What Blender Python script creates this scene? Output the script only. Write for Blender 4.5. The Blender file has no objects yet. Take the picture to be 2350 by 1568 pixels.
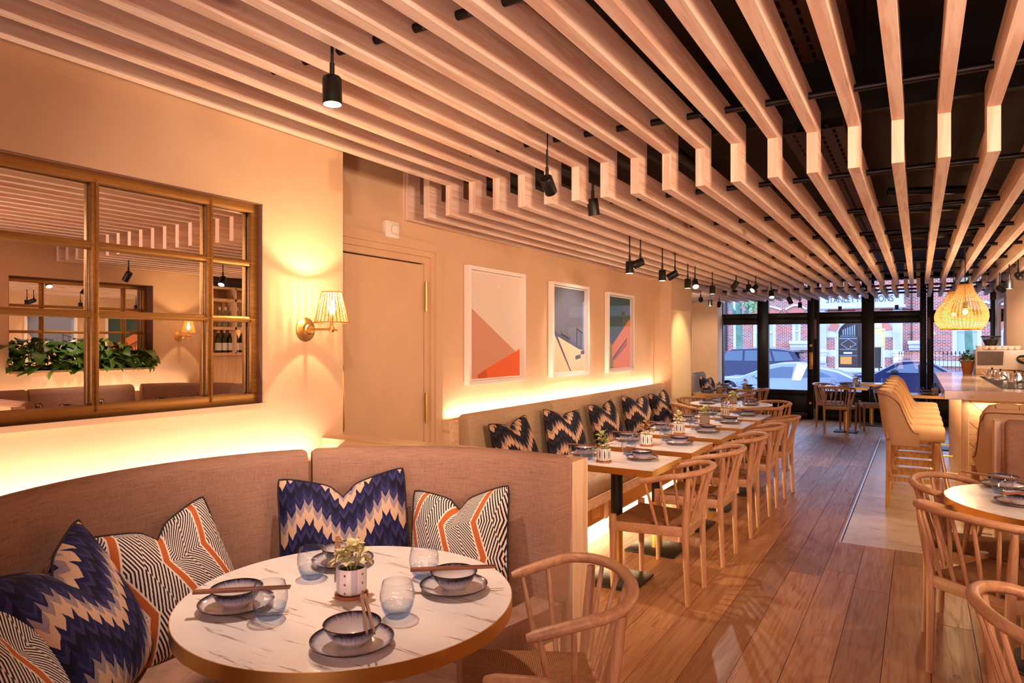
import bpy, bmesh, math, random
from mathutils import Vector, Matrix, noise as mnoise
random.seed(7)
PI = math.pi
S = bpy.context.scene
COL = S.collection
def srgb(h):
    h = h.lstrip('#'); out = []
    for i in (0, 2, 4):
        c = int(h[i:i+2], 16) / 255.0
        out.append(c / 12.92 if c <= .04045 else ((c + .055) / 1.055) ** 2.4)
    return tuple(out)

# ---------------------------------------------------------------- camera
cam_d = bpy.data.cameras.new('camera'); cam = bpy.data.objects.new('camera', cam_d); COL.objects.link(cam)
cam.location = (0, 0, 1.48); cam.rotation_euler = (PI / 2, 0, math.atan(933 / 1567.0))
cam_d.sensor_width = 36.0; cam_d.lens = 36.0 * 1567 / 2350; cam_d.shift_y = 2 / 2350.0
cam_d.clip_start = .05; cam_d.clip_end = 200
S.camera = cam
# ---------------------------------------------------------------- colour handling and exposure
S.view_settings.view_transform = 'Standard'; S.view_settings.look = 'None'
S.view_settings.exposure = 0.02
S.cycles.adaptive_threshold = 0.02; S.view_settings.gamma = 1.0; S.view_settings.use_curve_mapping = False
S.cycles.use_denoising = True
S.cycles.max_bounces = 10; S.cycles.diffuse_bounces = 4; S.cycles.glossy_bounces = 5
S.cycles.transmission_bounces = 6; S.cycles.transparent_max_bounces = 12
S.cycles.sample_clamp_indirect = 4.0; S.cycles.caustics_refractive = False; S.cycles.caustics_reflective = False
# ---------------------------------------------------------------- sky: flat blue-white overcast
W = bpy.data.worlds.new('sky'); S.world = W; W.use_nodes = True
bg = W.node_tree.nodes['Background']; bg.inputs[0].default_value = (0.50, 0.62, 1.0, 1); bg.inputs[1].default_value = 5.0
# ---------------------------------------------------------------- lamps of the room and added fill
WARM = (1.0, .56, .24); LED = (1.0, .74, .56); SPOT = (1.0, .75, .60)
def area(name, loc, to, sx, sy, power, color, spread=180):
    d = bpy.data.lights.new(name, 'AREA'); d.shape = 'RECTANGLE'; d.size = sx; d.size_y = sy; d.energy = power; d.color = color
    d.spread = math.radians(spread)
    o = bpy.data.objects.new(name, d); COL.objects.link(o); o.location = loc
    o.rotation_euler = (Vector(to) - Vector(loc)).to_track_quat('-Z', 'Y').to_euler()
    return o
def strip(name, a, b, direction, power, color=LED, w=.012):
    "a light-emitting strip from a to b facing direction"
    a, b, dr = Vector(a), Vector(b), Vector(direction).normalized()
    d = bpy.data.lights.new(name, 'AREA'); d.shape = 'RECTANGLE'; L = (b - a).length
    d.size = L; d.size_y = w; d.energy = power * L; d.color = color
    o = bpy.data.objects.new(name, d); COL.objects.link(o); o.location = (a + b) / 2
    x = (b - a).normalized(); z = -dr; z = (z - x * z.dot(x)).normalized(); y = z.cross(x)
    o.rotation_euler = Matrix((x, y, z)).transposed().to_euler()
    return o
# added warm fill panels behind the camera stand in for unseen room lighting
area('rear_fill', (.4, -1.9, 2.25), (-.2, 3.0, .6), 3.2, .8, 18, (1.0, .62, .56), 110)
area('rear_fill', (.5, -1.2, .8), (.2, 2.6, 2.5), 2.6, .7, 38, (1.0, .60, .52), 100)  # low fill aimed upward, added to brighten the slats
area('bar_side_fill', (1.9, 7.6, 1.35), (-.6, 6.8, 2.5), 3.2, .4, 70, (1.0, .66, .42))  # added fill out of view behind the bar, lifts the slats
area('right_side_fill', (1.95, 1.5, 2.05), (-3.0, 5.8, 1.6), 1.4, .5, 55, (1.0, .66, .44), 85)  # added soft fill from the right, brightens the picture wall and door
# cove strips
for i in range(5):
    a0, a1 = math.radians(112 + i * 22), math.radians(134 + i * 22)
LEDW = 6.5
strip('cove_strip_booth', (-2.585, .05, .90), (-2.585, 2.49, .90), (-.35, 0, 1), LEDW)
strip('cove_strip_bench', (-2.97, 4.10, .915), (-2.97, 8.70, .915), (-.25, 0, 1), LEDW * .8)
strip('cove_strip_right', (2.125, 2.85, .94), (2.125, 5.03, .94), (.35, 0, 1), LEDW * 1.6)
strip('bench_floor_strip', (-2.33, 2.75, .075), (-2.33, 7.4, .075), (1, 0, -.45), 16, (1, .72, .36))
strip('bar_counter_strip', (.36, 6.50, 1.015), (2.0, 6.50, 1.015), (0, -.25, -1), 8, (1, .66, .34))
strip('bar_counter_strip', (.225, 6.55, 1.02), (.225, 10.2, 1.02), (.25, 0, -1), 4, (1, .66, .34))
strip('bar_floor_strip', (.215, 6.6, .06), (.215, 10.2, .06), (-1, 0, -.1), 2.5, (1, .66, .34))
strip('booth_floor_strip', (1.05, 4.78, .09), (1.7, 4.4, .09), (-1, -1, -.3), 14)
strip('shelf_strip', (2.33, 5.4, 1.33), (2.33, 8.2, 1.33), (-.3, 0, -1), 8)

# ---------------------------------------------------------------- node helper
class E:
    "a value in a material's node tree; operators build Math nodes"
    __slots__ = ('t', 's')
    def __init__(self, t, s): self.t = t; self.s = s
    def _m(self, op, *a):
        n = self.t.nodes.new('ShaderNodeMath'); n.operation = op
        for i, x in enumerate((self,) + a):
            if isinstance(x, E): self.t.links.new(x.s, n.inputs[i])
            else: n.inputs[i].default_value = float(x)
        return E(self.t, n.outputs[0])
    def __add__(self, o): return self._m('ADD', o)
    __radd__ = __add__
    def __sub__(self, o): return self._m('SUBTRACT', o)
    def __rsub__(self, o): return (self * -1) + o
    def __mul__(self, o): return self._m('MULTIPLY', o)
    __rmul__ = __mul__
    def __truediv__(self, o): return self._m('DIVIDE', o)
    def abs(self): return self._m('ABSOLUTE')
    def floor(self): return self._m('FLOOR')
    def fract(self): return self._m('FRACT')
    def sin(self): return self._m('SINE')
    def pow(self, p): return self._m('POWER', p)
    def gt(self, o): return self._m('GREATER_THAN', o)
    def lt(self, o): return self._m('LESS_THAN', o)
    def max(self, o): return self._m('MAXIMUM', o)
    def min(self, o): return self._m('MINIMUM', o)
    def mod(self, o): return self._m('FLOORED_MODULO', o)
    def tri(self): return ((self.fract() - .5).abs() * 2.0)        # 1 at integers, 0 halfway
class Mat:
    def __init__(self, name, color=(.8, .8, .8), rough=.5, metal=0.0, spec=.5):
        self.m = bpy.data.materials.new(name); self.m.use_nodes = True
        self.t = self.m.node_tree; self.b = self.t.nodes['Principled BSDF']; self.out = self.t.nodes['Material Output']
        self.set(color, rough, metal, spec); self.m.diffuse_color = (*color, 1)
    def set(self, color, rough, metal, spec=.5):
        self.b.inputs['Base Color'].default_value = (*color, 1); self.b.inputs['Roughness'].default_value = rough
        self.b.inputs['Metallic'].default_value = metal; self.b.inputs['Specular IOR Level'].default_value = spec
    def n(self, kind, **kw):
        nd = self.t.nodes.new(kind)
        for k, v in kw.items(): setattr(nd, k, v)
        return nd
    def L(self, a, b): self.t.links.new(a.s if isinstance(a, E) else a, b)
    def coord(self, which='Object'):
        if not hasattr(self, '_tc'): self._tc = self.n('ShaderNodeTexCoord')
        return self._tc.outputs[which]
    def rand(self):
        return E(self.t, self.n('ShaderNodeObjectInfo').outputs['Random'])
    def vec(self, scale=(1, 1, 1), rot=(0, 0, 0), shuffle=0.0, which='Object'):
        mp = self.n('ShaderNodeMapping'); src = self.coord(which)
        if shuffle:
            r = self.rand(); cb = self.n('ShaderNodeCombineXYZ')
            self.L(r * shuffle, cb.inputs[0]); self.L(r * shuffle * 1.7, cb.inputs[1]); self.L(r * shuffle * 2.3, cb.inputs[2])
            ad = self.n('ShaderNodeVectorMath', operation='ADD'); self.L(src, ad.inputs[0]); self.L(cb.outputs[0], ad.inputs[1]); src = ad.outputs[0]
        self.L(src, mp.inputs[0]); mp.inputs['Scale'].default_value = scale; mp.inputs['Rotation'].default_value = rot
        return mp.outputs[0]
    def xyz(self, v):
        s = self.n('ShaderNodeSeparateXYZ'); self.L(v, s.inputs[0])
        return [E(self.t, o) for o in s.outputs]
    def noise(self, v, scale=5, detail=3, rough=.5, dist=0):
        nd = self.n('ShaderNodeTexNoise'); self.L(v, nd.inputs['Vector'])
        nd.inputs['Scale'].default_value = scale; nd.inputs['Detail'].default_value = detail
        nd.inputs['Roughness'].default_value = rough; nd.inputs['Distortion'].default_value = dist
        return E(self.t, nd.outputs['Fac'])
    def ramp(self, f, stops, interp='LINEAR'):
        nd = self.n('ShaderNodeValToRGB'); cr = nd.color_ramp; cr.interpolation = interp
        while len(cr.elements) < len(stops): cr.elements.new(.5)
        for e, (p, c) in zip(cr.elements, stops): e.position = p; e.color = (*c, 1)
        self.L(f, nd.inputs[0]); return nd.outputs[0]
    def mix(self, f, a, b, mode='MIX'):
        nd = self.n('ShaderNodeMix', data_type='RGBA', blend_type=mode)
        for v, i in ((f, 0), (a, 6), (b, 7)):
            if isinstance(v, E): self.L(v, nd.inputs[i])
            elif isinstance(v, (int, float)): nd.inputs[i].default_value = v
            elif isinstance(v, tuple): nd.inputs[i].default_value = (*v, 1)
            else: self.L(v, nd.inputs[i])
        return nd.outputs[2]
    def color(self, s): self.L(s, self.b.inputs['Base Color'])
    def bump(self, h, strength=.3, dist=.01):
        nd = self.n('ShaderNodeBump'); nd.inputs['Strength'].default_value = strength; nd.inputs['Distance'].default_value = dist
        self.L(h, nd.inputs['Height']); self.L(nd.outputs[0], self.b.inputs['Normal'])
    def emit(self, color, s):
        self.b.inputs['Emission Color'].default_value = (*color, 1); self.b.inputs['Emission Strength'].default_value = s
        return self
def plain(name, c, rough=.5, metal=0, spec=.5):
    return Mat(name, srgb(c) if isinstance(c, str) else c, rough, metal, spec).m
def wood(name, c1, c2, rough=.5, axis=1, s=1.0, knots=0.0, shuffle=9.0, bump=.15, var=.0, lines=.35):
    "grain runs along one axis of the object"
    m = Mat(name, c1, rough); st = [9.0 * s] * 3; st[axis] = .55 * s
    v = m.vec(tuple(st), shuffle=shuffle)
    n = m.noise(v, 1.6, 4, .55, .6)
    rings = (n * 26.0).sin() * .5 + .5
    fine = [90.0 * s] * 3; fine[axis] = 2.0 * s
    f = m.noise(m.vec(tuple(fine), shuffle=shuffle), 1.0, 2, .5)
    g = rings * lines + n * .45 + f * .35
    c = m.ramp(g, [(.25, c2), (.75, c1)])
    if knots:
        kv = [3.2 * s] * 3; kv[axis] = 1.15 * s
        vo = m.n('ShaderNodeTexVoronoi'); m.L(m.vec(tuple(kv), shuffle=shuffle * 1.3), vo.inputs['Vector']); vo.inputs['Scale'].default_value = 1.0
        d = E(m.t, vo.outputs['Distance'])
        k = m.ramp(d, [(.0, (1, 1, 1)), (.05, (.8, .8, .8)), (.10, (.0, .0, .0)), (.115, (.25, .25, .25)), (.14, (0, 0, 0))])
        kk = m.xyz(k)[0] * knots
        c = m.mix(kk, c, tuple(x * .28 for x in c2))
    if var:
        r = m.rand(); c = m.mix(r * var, c, tuple(x * .45 for x in c2))
    m.color(c)
    if bump: m.bump(g, bump, .004)
    return m.m
# ---------------------------------------------------------------- materials
MT = {}
def paint(name, c, rough=.75, mott=.06):
    m = Mat(name, srgb(c), rough, spec=.25); cc = srgb(c)
    n = m.noise(m.vec((1.3, 1.3, 1.3)), 1.5, 4, .6)
    m.color(m.ramp(n, [(.3, tuple(x * (1 - mott) for x in cc)), (.7, tuple(min(1, x * (1 + mott)) for x in cc))]))
    m.bump(m.noise(m.vec((1, 1, 1)), 90, 2), .05, .002); return m.m
MT['wall'] = paint('warm_plaster', '#D2AE8A')
MT['trim'] = paint('satin_trim_paint', '#D0AA84', .45)
MT['black_paint'] = paint('black_paint', '#17120f', .6)
MT['ceil'] = paint('brown_black_ceiling', '#2c1f18', .8, .25)
MT['facade'] = paint('black_gloss_timber', '#15110f', .35)
MT['slat'] = wood('pale_pine', srgb('#EDD2BD'), srgb('#D5AA90'), .55, 1, 1.0, .75, 9, .12)
MT['slat_v'] = wood('pale_pine_upright', srgb('#EDD2BD'), srgb('#D5AA90'), .55, 2, 1.0, .4, 9, .12)
MT['ply'] = wood('pale_plywood', srgb('#E6C6A0'), srgb('#CFA57A'), .45, 0, 1.2, 0, 5, .06)
MT['ply_v'] = wood('pale_plywood_upright', srgb('#E4C4A2'), srgb('#D0A780'), .45, 2, .8, .15, 5, .05)
MT['oak'] = wood('limed_oak', srgb('#C6966F'), srgb('#A0704E'), .42, 2, 2.2, 0, 6, .2, lines=.18)
MT['oak_y'] = wood('limed_oak_rail', srgb('#C6966F'), srgb('#A0704E'), .42, 0, 2.2, 0, 6, .2, lines=.15)
MT['stool_leg'] = wood('honey_oak', srgb('#B7854F'), srgb('#8A5A30'), .45, 2, 2, 0, 5, .1)
MT['chop'] = wood('dark_chopstick_wood', srgb('#8A5236'), srgb('#5E3321'), .45, 1, 6, 0, 3, .1)
MT['coaster'] = plain('terracotta_saucer', '#A9683F', .7)
def floor_mat():
    m = Mat('oak_floorboard', srgb('#A97B55'), .36, spec=.5)
    v = m.vec((8.0, .5, 7.0), shuffle=17)
    n = m.noise(v, 2.0, 5, .55, .5); rings = (n * 34.0).sin() * .5 + .5
    f = m.noise(m.vec((120, 3, 10), shuffle=17), 1, 2)
    g = rings * .24 + n * .55 + f * .33
    c = m.ramp(g, [(.3, srgb('#865434')), (.5, srgb('#B47E52')), (.85, srgb('#C49464'))])
    r = m.rand()
    c = m.mix(r * r * .75, c, srgb('#6A4634'))
    vo = m.n('ShaderNodeTexVoronoi'); m.L(m.vec((2.2, 1.1, 1), shuffle=23), vo.inputs['Vector']); vo.inputs['Scale'].default_value = 1.0
    k = E(m.t, vo.outputs['Distance']).lt(.035) * .7
    c = m.mix(k, c, srgb('#3A2216')); m.color(c)
    rr = m.ramp(g, [(.2, (.5, .5, .5)), (.8, (.33, .33, .33))]); m.L(rr, m.b.inputs['Roughness'])
    m.bump(g, .12, .003); return m.m
MT['floor'] = floor_mat()
def marble(name, base='#E9E1DC', vein='#8E6A58', rot=.5, s=1.0, amount=.5, rough=.2):
    m = Mat(name, srgb(base), rough, spec=.5)
    v = m.vec((2.6 * s, 26.0 * s, 4.0 * s), rot=(0, 0, rot))
    n = m.noise(v, 1.25, 5, .62, .45)
    big = m.noise(m.vec((1.5 * s, 3 * s, 1), rot=(0, 0, rot)), 1.5, 3)
    soft = m.ramp(big, [(.35, srgb(base)), (.7, tuple(x * .86 for x in srgb(base)))])
    mask = m.xyz(m.ramp(n + (big - .5) * .22, [(.60, (0, 0, 0)), (.665, (1, 1, 1)), (.72, (.3, .3, .3))]))[0]
    m.color(m.mix(mask * amount, soft, srgb(vein))); return m.m
MT['marble'] = marble('streaked_marble', '#EFE7E2', rot=.95, s=1.5, amount=.85)
MT['marble_tile'] = marble('streaked_marble_tile', '#CDBDB0', '#6A4E40', rot=.7, s=1.1, amount=1.0, rough=.3)
MT['stone'] = marble('polished_bar_stone', '#E2CDBB', '#A07A5C', rot=1.2, s=.8, amount=.45, rough=.12)
MT['stone_h'] = MT['stone']
def linen(name, c, rough=.9):
    m = Mat(name, srgb(c), rough, spec=.2); cc = srgb(c)
    a = m.noise(m.vec((14, 14, 420)), 1, 2, .6); b = m.noise(m.vec((330, 330, 9)), 1, 2, .6)
    w = m.noise(m.vec((500, 500, 500)), 1, 1)
    g = a * .5 + b * .38 + w * .25
    m.color(m.ramp(g, [(.38, tuple(x * .55 for x in cc)), (.56, cc), (.75, tuple(min(1, x * 1.22) for x in cc))]))
    m.bump(g, .25, .002); return m.m
MT['linen'] = linen('taupe_linen', '#A07A66'); MT['linen2'] = linen('tan_linen', '#B59878')
MT['stool_fab'] = paint('cream_upholstery', '#CFAE8C', .85, .08); MT['piping'] = plain('brown_piping', '#7A5638', .8)
MT['cane'] = linen('woven_cane', '#BE8B52')
def seat_mat():
    m = Mat('woven_paper_cord', srgb('#8A5A38'), .8, spec=.2)
    x, y, z = m.xyz(m.coord()); d = x.abs().gt(y.abs()); co = x * (1 - d) + y * d
    g = (co * 950.0).sin() * .5 + .5
    n = m.noise(m.vec((60, 60, 60)), 1, 2)
    m.color(m.ramp(g * .7 + n * .4, [(.15, srgb('#5A3820')), (.6, srgb('#9C6B44'))])); m.bump(g, .5, .003); return m.m
MT['cord'] = seat_mat()
def ikat(name, tan='#D0AC90', navy='#1E1C4A', dark='#131029', mid='#34315C', grey='#94848C', n_rows=2.2, cols=15):
    "zigzag rows of downward feather points over indigo, each column stepped against the next"
    m = Mat(name, srgb(navy), .85, spec=.25); u, v, _ = m.xyz(m.coord('UV'))
    ci = (u * cols).floor() / cols + .5 / cols
    f = (u * cols).fract() - .5
    big = (ci * 1.6 + .15).tri() * .30
    n1 = m.noise(m.vec((40, 3, 1), which='UV'), 1, 2) - .5
    w = (v + big + (.5 - f.abs()) * .13 + n1 * .03) * n_rows
    ph = w.fract()
    hs = ((ci * 91.7).sin() * 43.7).fract()
    base = m.ramp(ph + hs * .10, [(.0, srgb(navy)), (.16, srgb(dark)), (.30, srgb(mid)), (.40, srgb(navy)), (.52, srgb(dark)), (.80, srgb(navy)), (.93, srgb(mid))], 'CONSTANT')
    c = m.mix(ph.gt(.50) * ph.lt(.72), base, srgb(tan)); c = m.mix(ph.gt(.72) * ph.lt(.86), c, srgb(grey))
    th = m.noise(m.vec((240, 240, 1), which='UV'), 1, 2)
    c = m.mix(th.gt(.56) * .35, c, srgb(dark)); m.color(c); m.bump(th, .3, .002); return m.m
MT['ikat'] = ikat('indigo_feather_weave')
MT['ikat2'] = ikat('black_feather_weave', '#C89F7C', '#1d1b2a', '#14121c', '#2e2a36', '#9a7a66', 2.3, 14)
def maze(name):
    "black and white concentric stripes between zigzag orange bands"
    m = Mat(name, srgb('#E4D3C4'), .85, spec=.25); u, v, _ = m.xyz(m.coord('UV'))
    n1 = m.noise(m.vec((30, 30, 1), which='UV'), 1, 2) - .5
    P = 3.0
    zz = (v * 1.5).tri() * .22
    a = u * P + zz * 1.5 + n1 * .015
    k = a.floor(); f = a.fract()
    orange = (f - .5).abs().lt(.075)
    edge = (f - .5).abs().lt(.115)
    g = (f + .5).fract() - .5                                        # -0.5..0.5 across the strip between bands
    vv = ((v * 1.5 + k * .5).fract() - .5).abs()
    line = (g.abs() * 1.0 + vv * 1.15) * 14.0
    blk = line.fract().gt(.5)
    c = m.mix(blk, srgb('#E6D6C8'), srgb('#241B26'))
    c = m.mix(edge, c, srgb('#E6D6C8')); c = m.mix(orange, c, srgb('#B9602F'))
    m.color(c); m.bump(m.noise(m.vec((260, 260, 1), which='UV'), 1, 2), .25, .002); return m.m
MT['maze'] = maze('maze_stripe_weave')
MT['brass'] = Mat('brushed_brass', (.83, .53, .17), .28, 1.0).m
MT['brass_dull'] = Mat('aged_brass', (.62, .37, .13), .38, 1.0).m
def frame_mat():
    m = Mat('bronze_gold_frame', (.42, .22, .06), .36, .75)
    n = m.noise(m.vec((80, 4, 80)), 1, 2)
    m.color(m.ramp(n, [(.3, (.30, .145, .035)), (.7, (.42, .215, .06))])); return m.m
MT['gold'] = frame_mat()
MT['black_metal'] = plain('black_metal', '#15110f', .42, .3)
MT['black_base'] = plain('black_cast_plate', '#1a1410', .5, .4)
MT['white'] = plain('white_lacquer', '#EFE3D8', .4)
MT['white_plastic'] = plain('white_plastic', '#E9DCCB', .5)
MT['chrome'] = Mat('chrome', (.75, .72, .70), .12, 1.0).m
MT['mirror'] = Mat('mirror_silver', (.90, .88, .85), .0, 1.0).m
MT['soil'] = plain('dark_soil', '#231811', .95)
MT['terracotta'] = plain('terracotta_pot', '#A5673A', .75)
def thin_glass(name, tint=(1, 1, 1), refl=.08, rough=.0, k=(3.5, .9), edge=None):
    m = Mat(name, tint); t = m.t
    tr = m.n('ShaderNodeBsdfTransparent'); tr.inputs[0].default_value = (*tint, 1)
    gl = m.n('ShaderNodeBsdfGlossy'); gl.inputs['Roughness'].default_value = rough
    if edge:
        l2 = m.n('ShaderNodeLayerWeight'); l2.inputs[0].default_value = .5; m.L(m.mix(E(t, l2.outputs['Facing']).pow(1.4), tint, edge), tr.inputs[0])
    lw = m.n('ShaderNodeLayerWeight'); lw.inputs[0].default_value = .5
    mx = m.n('ShaderNodeMixShader'); m.L((E(t, lw.outputs['Facing']).pow(k[0]) * k[1] + refl * .5).min(1.0), mx.inputs[0])
    t.links.new(tr.outputs[0], mx.inputs[1]); t.links.new(gl.outputs[0], mx.inputs[2]); t.links.new(mx.outputs[0], m.out.inputs[0]); return m.m
MT['pane'] = thin_glass('window_glass', (.97, .99, 1.0), .04)
MT['picture_glass'] = thin_glass('picture_glazing', (.98, .98, .98), .0, k=(5.0, .22))
MT['tumbler'] = thin_glass('clear_tumbler_glass', (.97, .975, .985), .10, edge=(.62, .64, .72))
MT['blue_glass'] = thin_glass('blue_tumbler_base', (.86, .93, 1.0), .12, edge=(.16, .40, 1.0))
MT['bottle_clear'] = thin_glass('clear_bottle_glass', (.8, .85, .85), .3)
MT['bottle_green'] = Mat('olive_bottle_glass', srgb('#2a2a10'), .08).m
def glaze():
    "white glaze that turns blue-violet then near-black brown towards the rim; height stored in UV.x"
    m = Mat('stoneware_glaze', (.7, .7, .75), .16, spec=.6); u, v, _ = m.xyz(m.coord('UV'))
    n = m.noise(m.vec((3.0, 70, 1), which='UV'), 1, 3) - .5
    c = m.ramp(u + n * .26, [(.0, srgb('#E2D9D6')), (.58, srgb('#D2C9CA')), (.73, srgb('#8C8AA4')), (.86, srgb('#2A2630')), (.95, srgb('#1E120C')), (1.0, srgb('#5A2F16'))])
    m.color(c); return m.m
MT['glaze'] = glaze()
def leafm(name, a, b, rough=.45):
    m = Mat(name, srgb(a), rough); n = m.noise(m.vec((60, 60, 60)), 1, 3)
    m.color(m.mix(m.rand() * .35, m.ramp(n, [(.35, srgb(a)), (.65, srgb(b))]), srgb(a))); m.b.inputs['Subsurface Weight'].default_value = .0; return m.m
MT['leaf_cream'] = leafm('cream_green_leaf', '#E9D9A2', '#9C9B55'); MT['leaf_green'] = leafm('green_leaf', '#6F7F2E', '#B9B36A')
MT['leaf_dark'] = leafm('deep_green_leaf', '#2F4A18', '#557A24'); MT['leaf_rust'] = leafm('rust_leaf', '#7A4A26', '#B98A55')
MT['leaf_tree'] = leafm('street_tree_leaf', '#5F8F5A', '#86B478')
MT['bark'] = paint('grey_bark', '#5c5a54', .9, .4); MT['bark_moss'] = paint('mossy_bark', '#5f8272', .9, .4)
def pot_dot():
    m = Mat('dotted_glazed_pot', srgb('#EFE9E8'), .3); x, y, z = m.xyz(m.coord())
    at = m.n('ShaderNodeMath', operation='ARCTAN2'); m.L(y, at.inputs[0]); m.L(x, at.inputs[1]); a = E(m.t, at.outputs[0]) / (2 * PI) * 5.0
    f = a.fract() - .5
    lines = (f.abs().lt(.17)) * ((f * 24).fract().gt(.55))
    c = m.mix(lines, srgb('#EFE9E8'), srgb('#8C86B8'))
    zz = ((z * 40.0 + .1).fract() - .5) / 40.0; ff = (((a + .5).fract() - .5).abs() - .0) / 6.0 * 2 * PI * .042
    ffs = ((f.abs() - .5) / 5.0 * 2 * PI * .042)
    dot = (ffs * ffs + zz * zz).lt(.0033 ** 2)
    m.color(m.mix(dot, c, srgb('#8A4A38'))); return m.m
def pot_leaf(name, bgc='#EBDCCB', ink='#1F2458', n=9.0):
    m = Mat(name, srgb(bgc), .3); x, y, z = m.xyz(m.coord())
    at = m.n('ShaderNodeMath', operation='ARCTAN2'); m.L(y, at.inputs[0]); m.L(x, at.inputs[1]); a = E(m.t, at.outputs[0]) / (2 * PI) * n
    f = (a.fract() - .5) * 2.0; h = (z - .041) / .036
    lens = (f.abs() * 3.0 + h * h).lt(.92)
    line = (f.abs() - .93).abs().lt(.07) * h.abs().lt(1.0)
    m.color(m.mix(lens.max(line * .8), srgb(bgc), srgb(ink))); return m.m
MT['pot_dot'] = pot_dot(); MT['pot_leaf'] = pot_leaf('leaf_striped_pot'); MT['pot_stripe'] = pot_leaf('black_striped_pot', '#E4CFB8', '#2a211d', 12.0)
MT['pot_grey'] = paint('grey_stone_pot', '#8C7B6C', .8, .2); MT['pot_pink'] = plain('pale_pink_pot', '#D9B9B0', .5)
MT['wicker'] = wood('honey_wicker', srgb('#C98F45'), srgb('#9C6428'), .6, 0, 3, 0, 4, .1)
MT['bulb'] = Mat('lit_bulb', (1, .8, .5), .3).emit((1, .66, .30), 45).m
MT['lens'] = Mat('lit_spot_lens', (1, .9, .7), .3).emit((1, .80, .55), 20).m
MT['lens_off'] = plain('dim_spot_lens', '#5a4634', .3)
def translucent(name, c, f=.5):
    m = Mat(name, srgb(c), .7); tl = m.n('ShaderNodeBsdfTranslucent'); tl.inputs[0].default_value = (*srgb(c), 1)
    mx = m.n('ShaderNodeMixShader'); mx.inputs[0].default_value = f
    m.t.links.new(m.b.outputs[0], mx.inputs[1]); m.t.links.new(tl.outputs[0], mx.inputs[2]); m.t.links.new(mx.outputs[0], m.out.inputs[0]); return m.m
MT['wicker_lit'] = translucent('woven_reed', '#F4DDA8', .6)
def brick_mat():
    m = Mat('red_brick', srgb('#A5685A'), .85, spec=.2)
    b = m.n('ShaderNodeTexBrick'); 
    x, y, z = m.xyz(m.coord()); cb = m.n('ShaderNodeCombineXYZ'); m.L(x, cb.inputs[0]); m.L(z, cb.inputs[1]); m.L(cb.outputs[0], b.inputs['Vector'])
    b.inputs['Color1'].default_value = (*srgb('#B5675A'), 1); b.inputs['Color2'].default_value = (*srgb('#8C4A45'), 1); b.inputs['Mortar'].default_value = (*srgb('#C9BDBA'), 1)
    b.inputs['Scale'].default_value = 1.0; b.inputs['Brick Width'].default_value = .26; b.inputs['Row Height'].default_value = .095; b.inputs['Mortar Size'].default_value = .012
    m.color(b.outputs['Color']); m.bump(E(m.t, b.outputs['Fac']), -.3, .02); return m.m
MT['brick'] = brick_mat()
MT['rubbed'] = plain('orange_rubbed_brick', '#C4776A', .8)
MT['stucco'] = paint('white_stucco', '#C2C5D4', .7, .05)
MT['asphalt'] = paint('wet_asphalt', '#5a5f68', .4, .2); MT['pave'] = paint('grey_paving', '#8d9096', .6, .1)
MT['dark_door'] = plain('dark_brown_door', '#3A2A26', .3); MT['iron'] = plain('black_iron', '#14161c', .5)
MT['sash'] = plain('curtained_glass', '#9FB2D2', .25); MT['amber'] = Mat('lit_hallway_glass', srgb('#8a5a20'), .3).emit((1, .55, .15), .55).m
MT['carsilver'] = Mat('silver_car_paint', srgb('#7E90AA'), .25, .45).m; MT['carblue'] = Mat('navy_car_paint', srgb('#1A2A55'), .18, .3).m
MT['carsuv'] = Mat('blue_black_car_paint', srgb('#1B2648'), .2, .3).m; MT['carglass'] = Mat('car_window_glass', srgb('#44566c'), .08, .2).m
MT['tyre'] = plain('black_rubber', '#15151a', .8)
MT['yellow'] = plain('yellow_notice_board', '#D8CE72', .5); MT['paper'] = plain('white_notice_paper', '#E9EEF4', .6); MT['ink'] = plain('grey_notice_ink', '#8f98a8', .7)
MT['ink_dark'] = plain('grey_green_lettering', '#46505a', .7)
MT['cream_door'] = plain('pale_yellow_door_paint', '#E8C988', .6)
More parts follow.
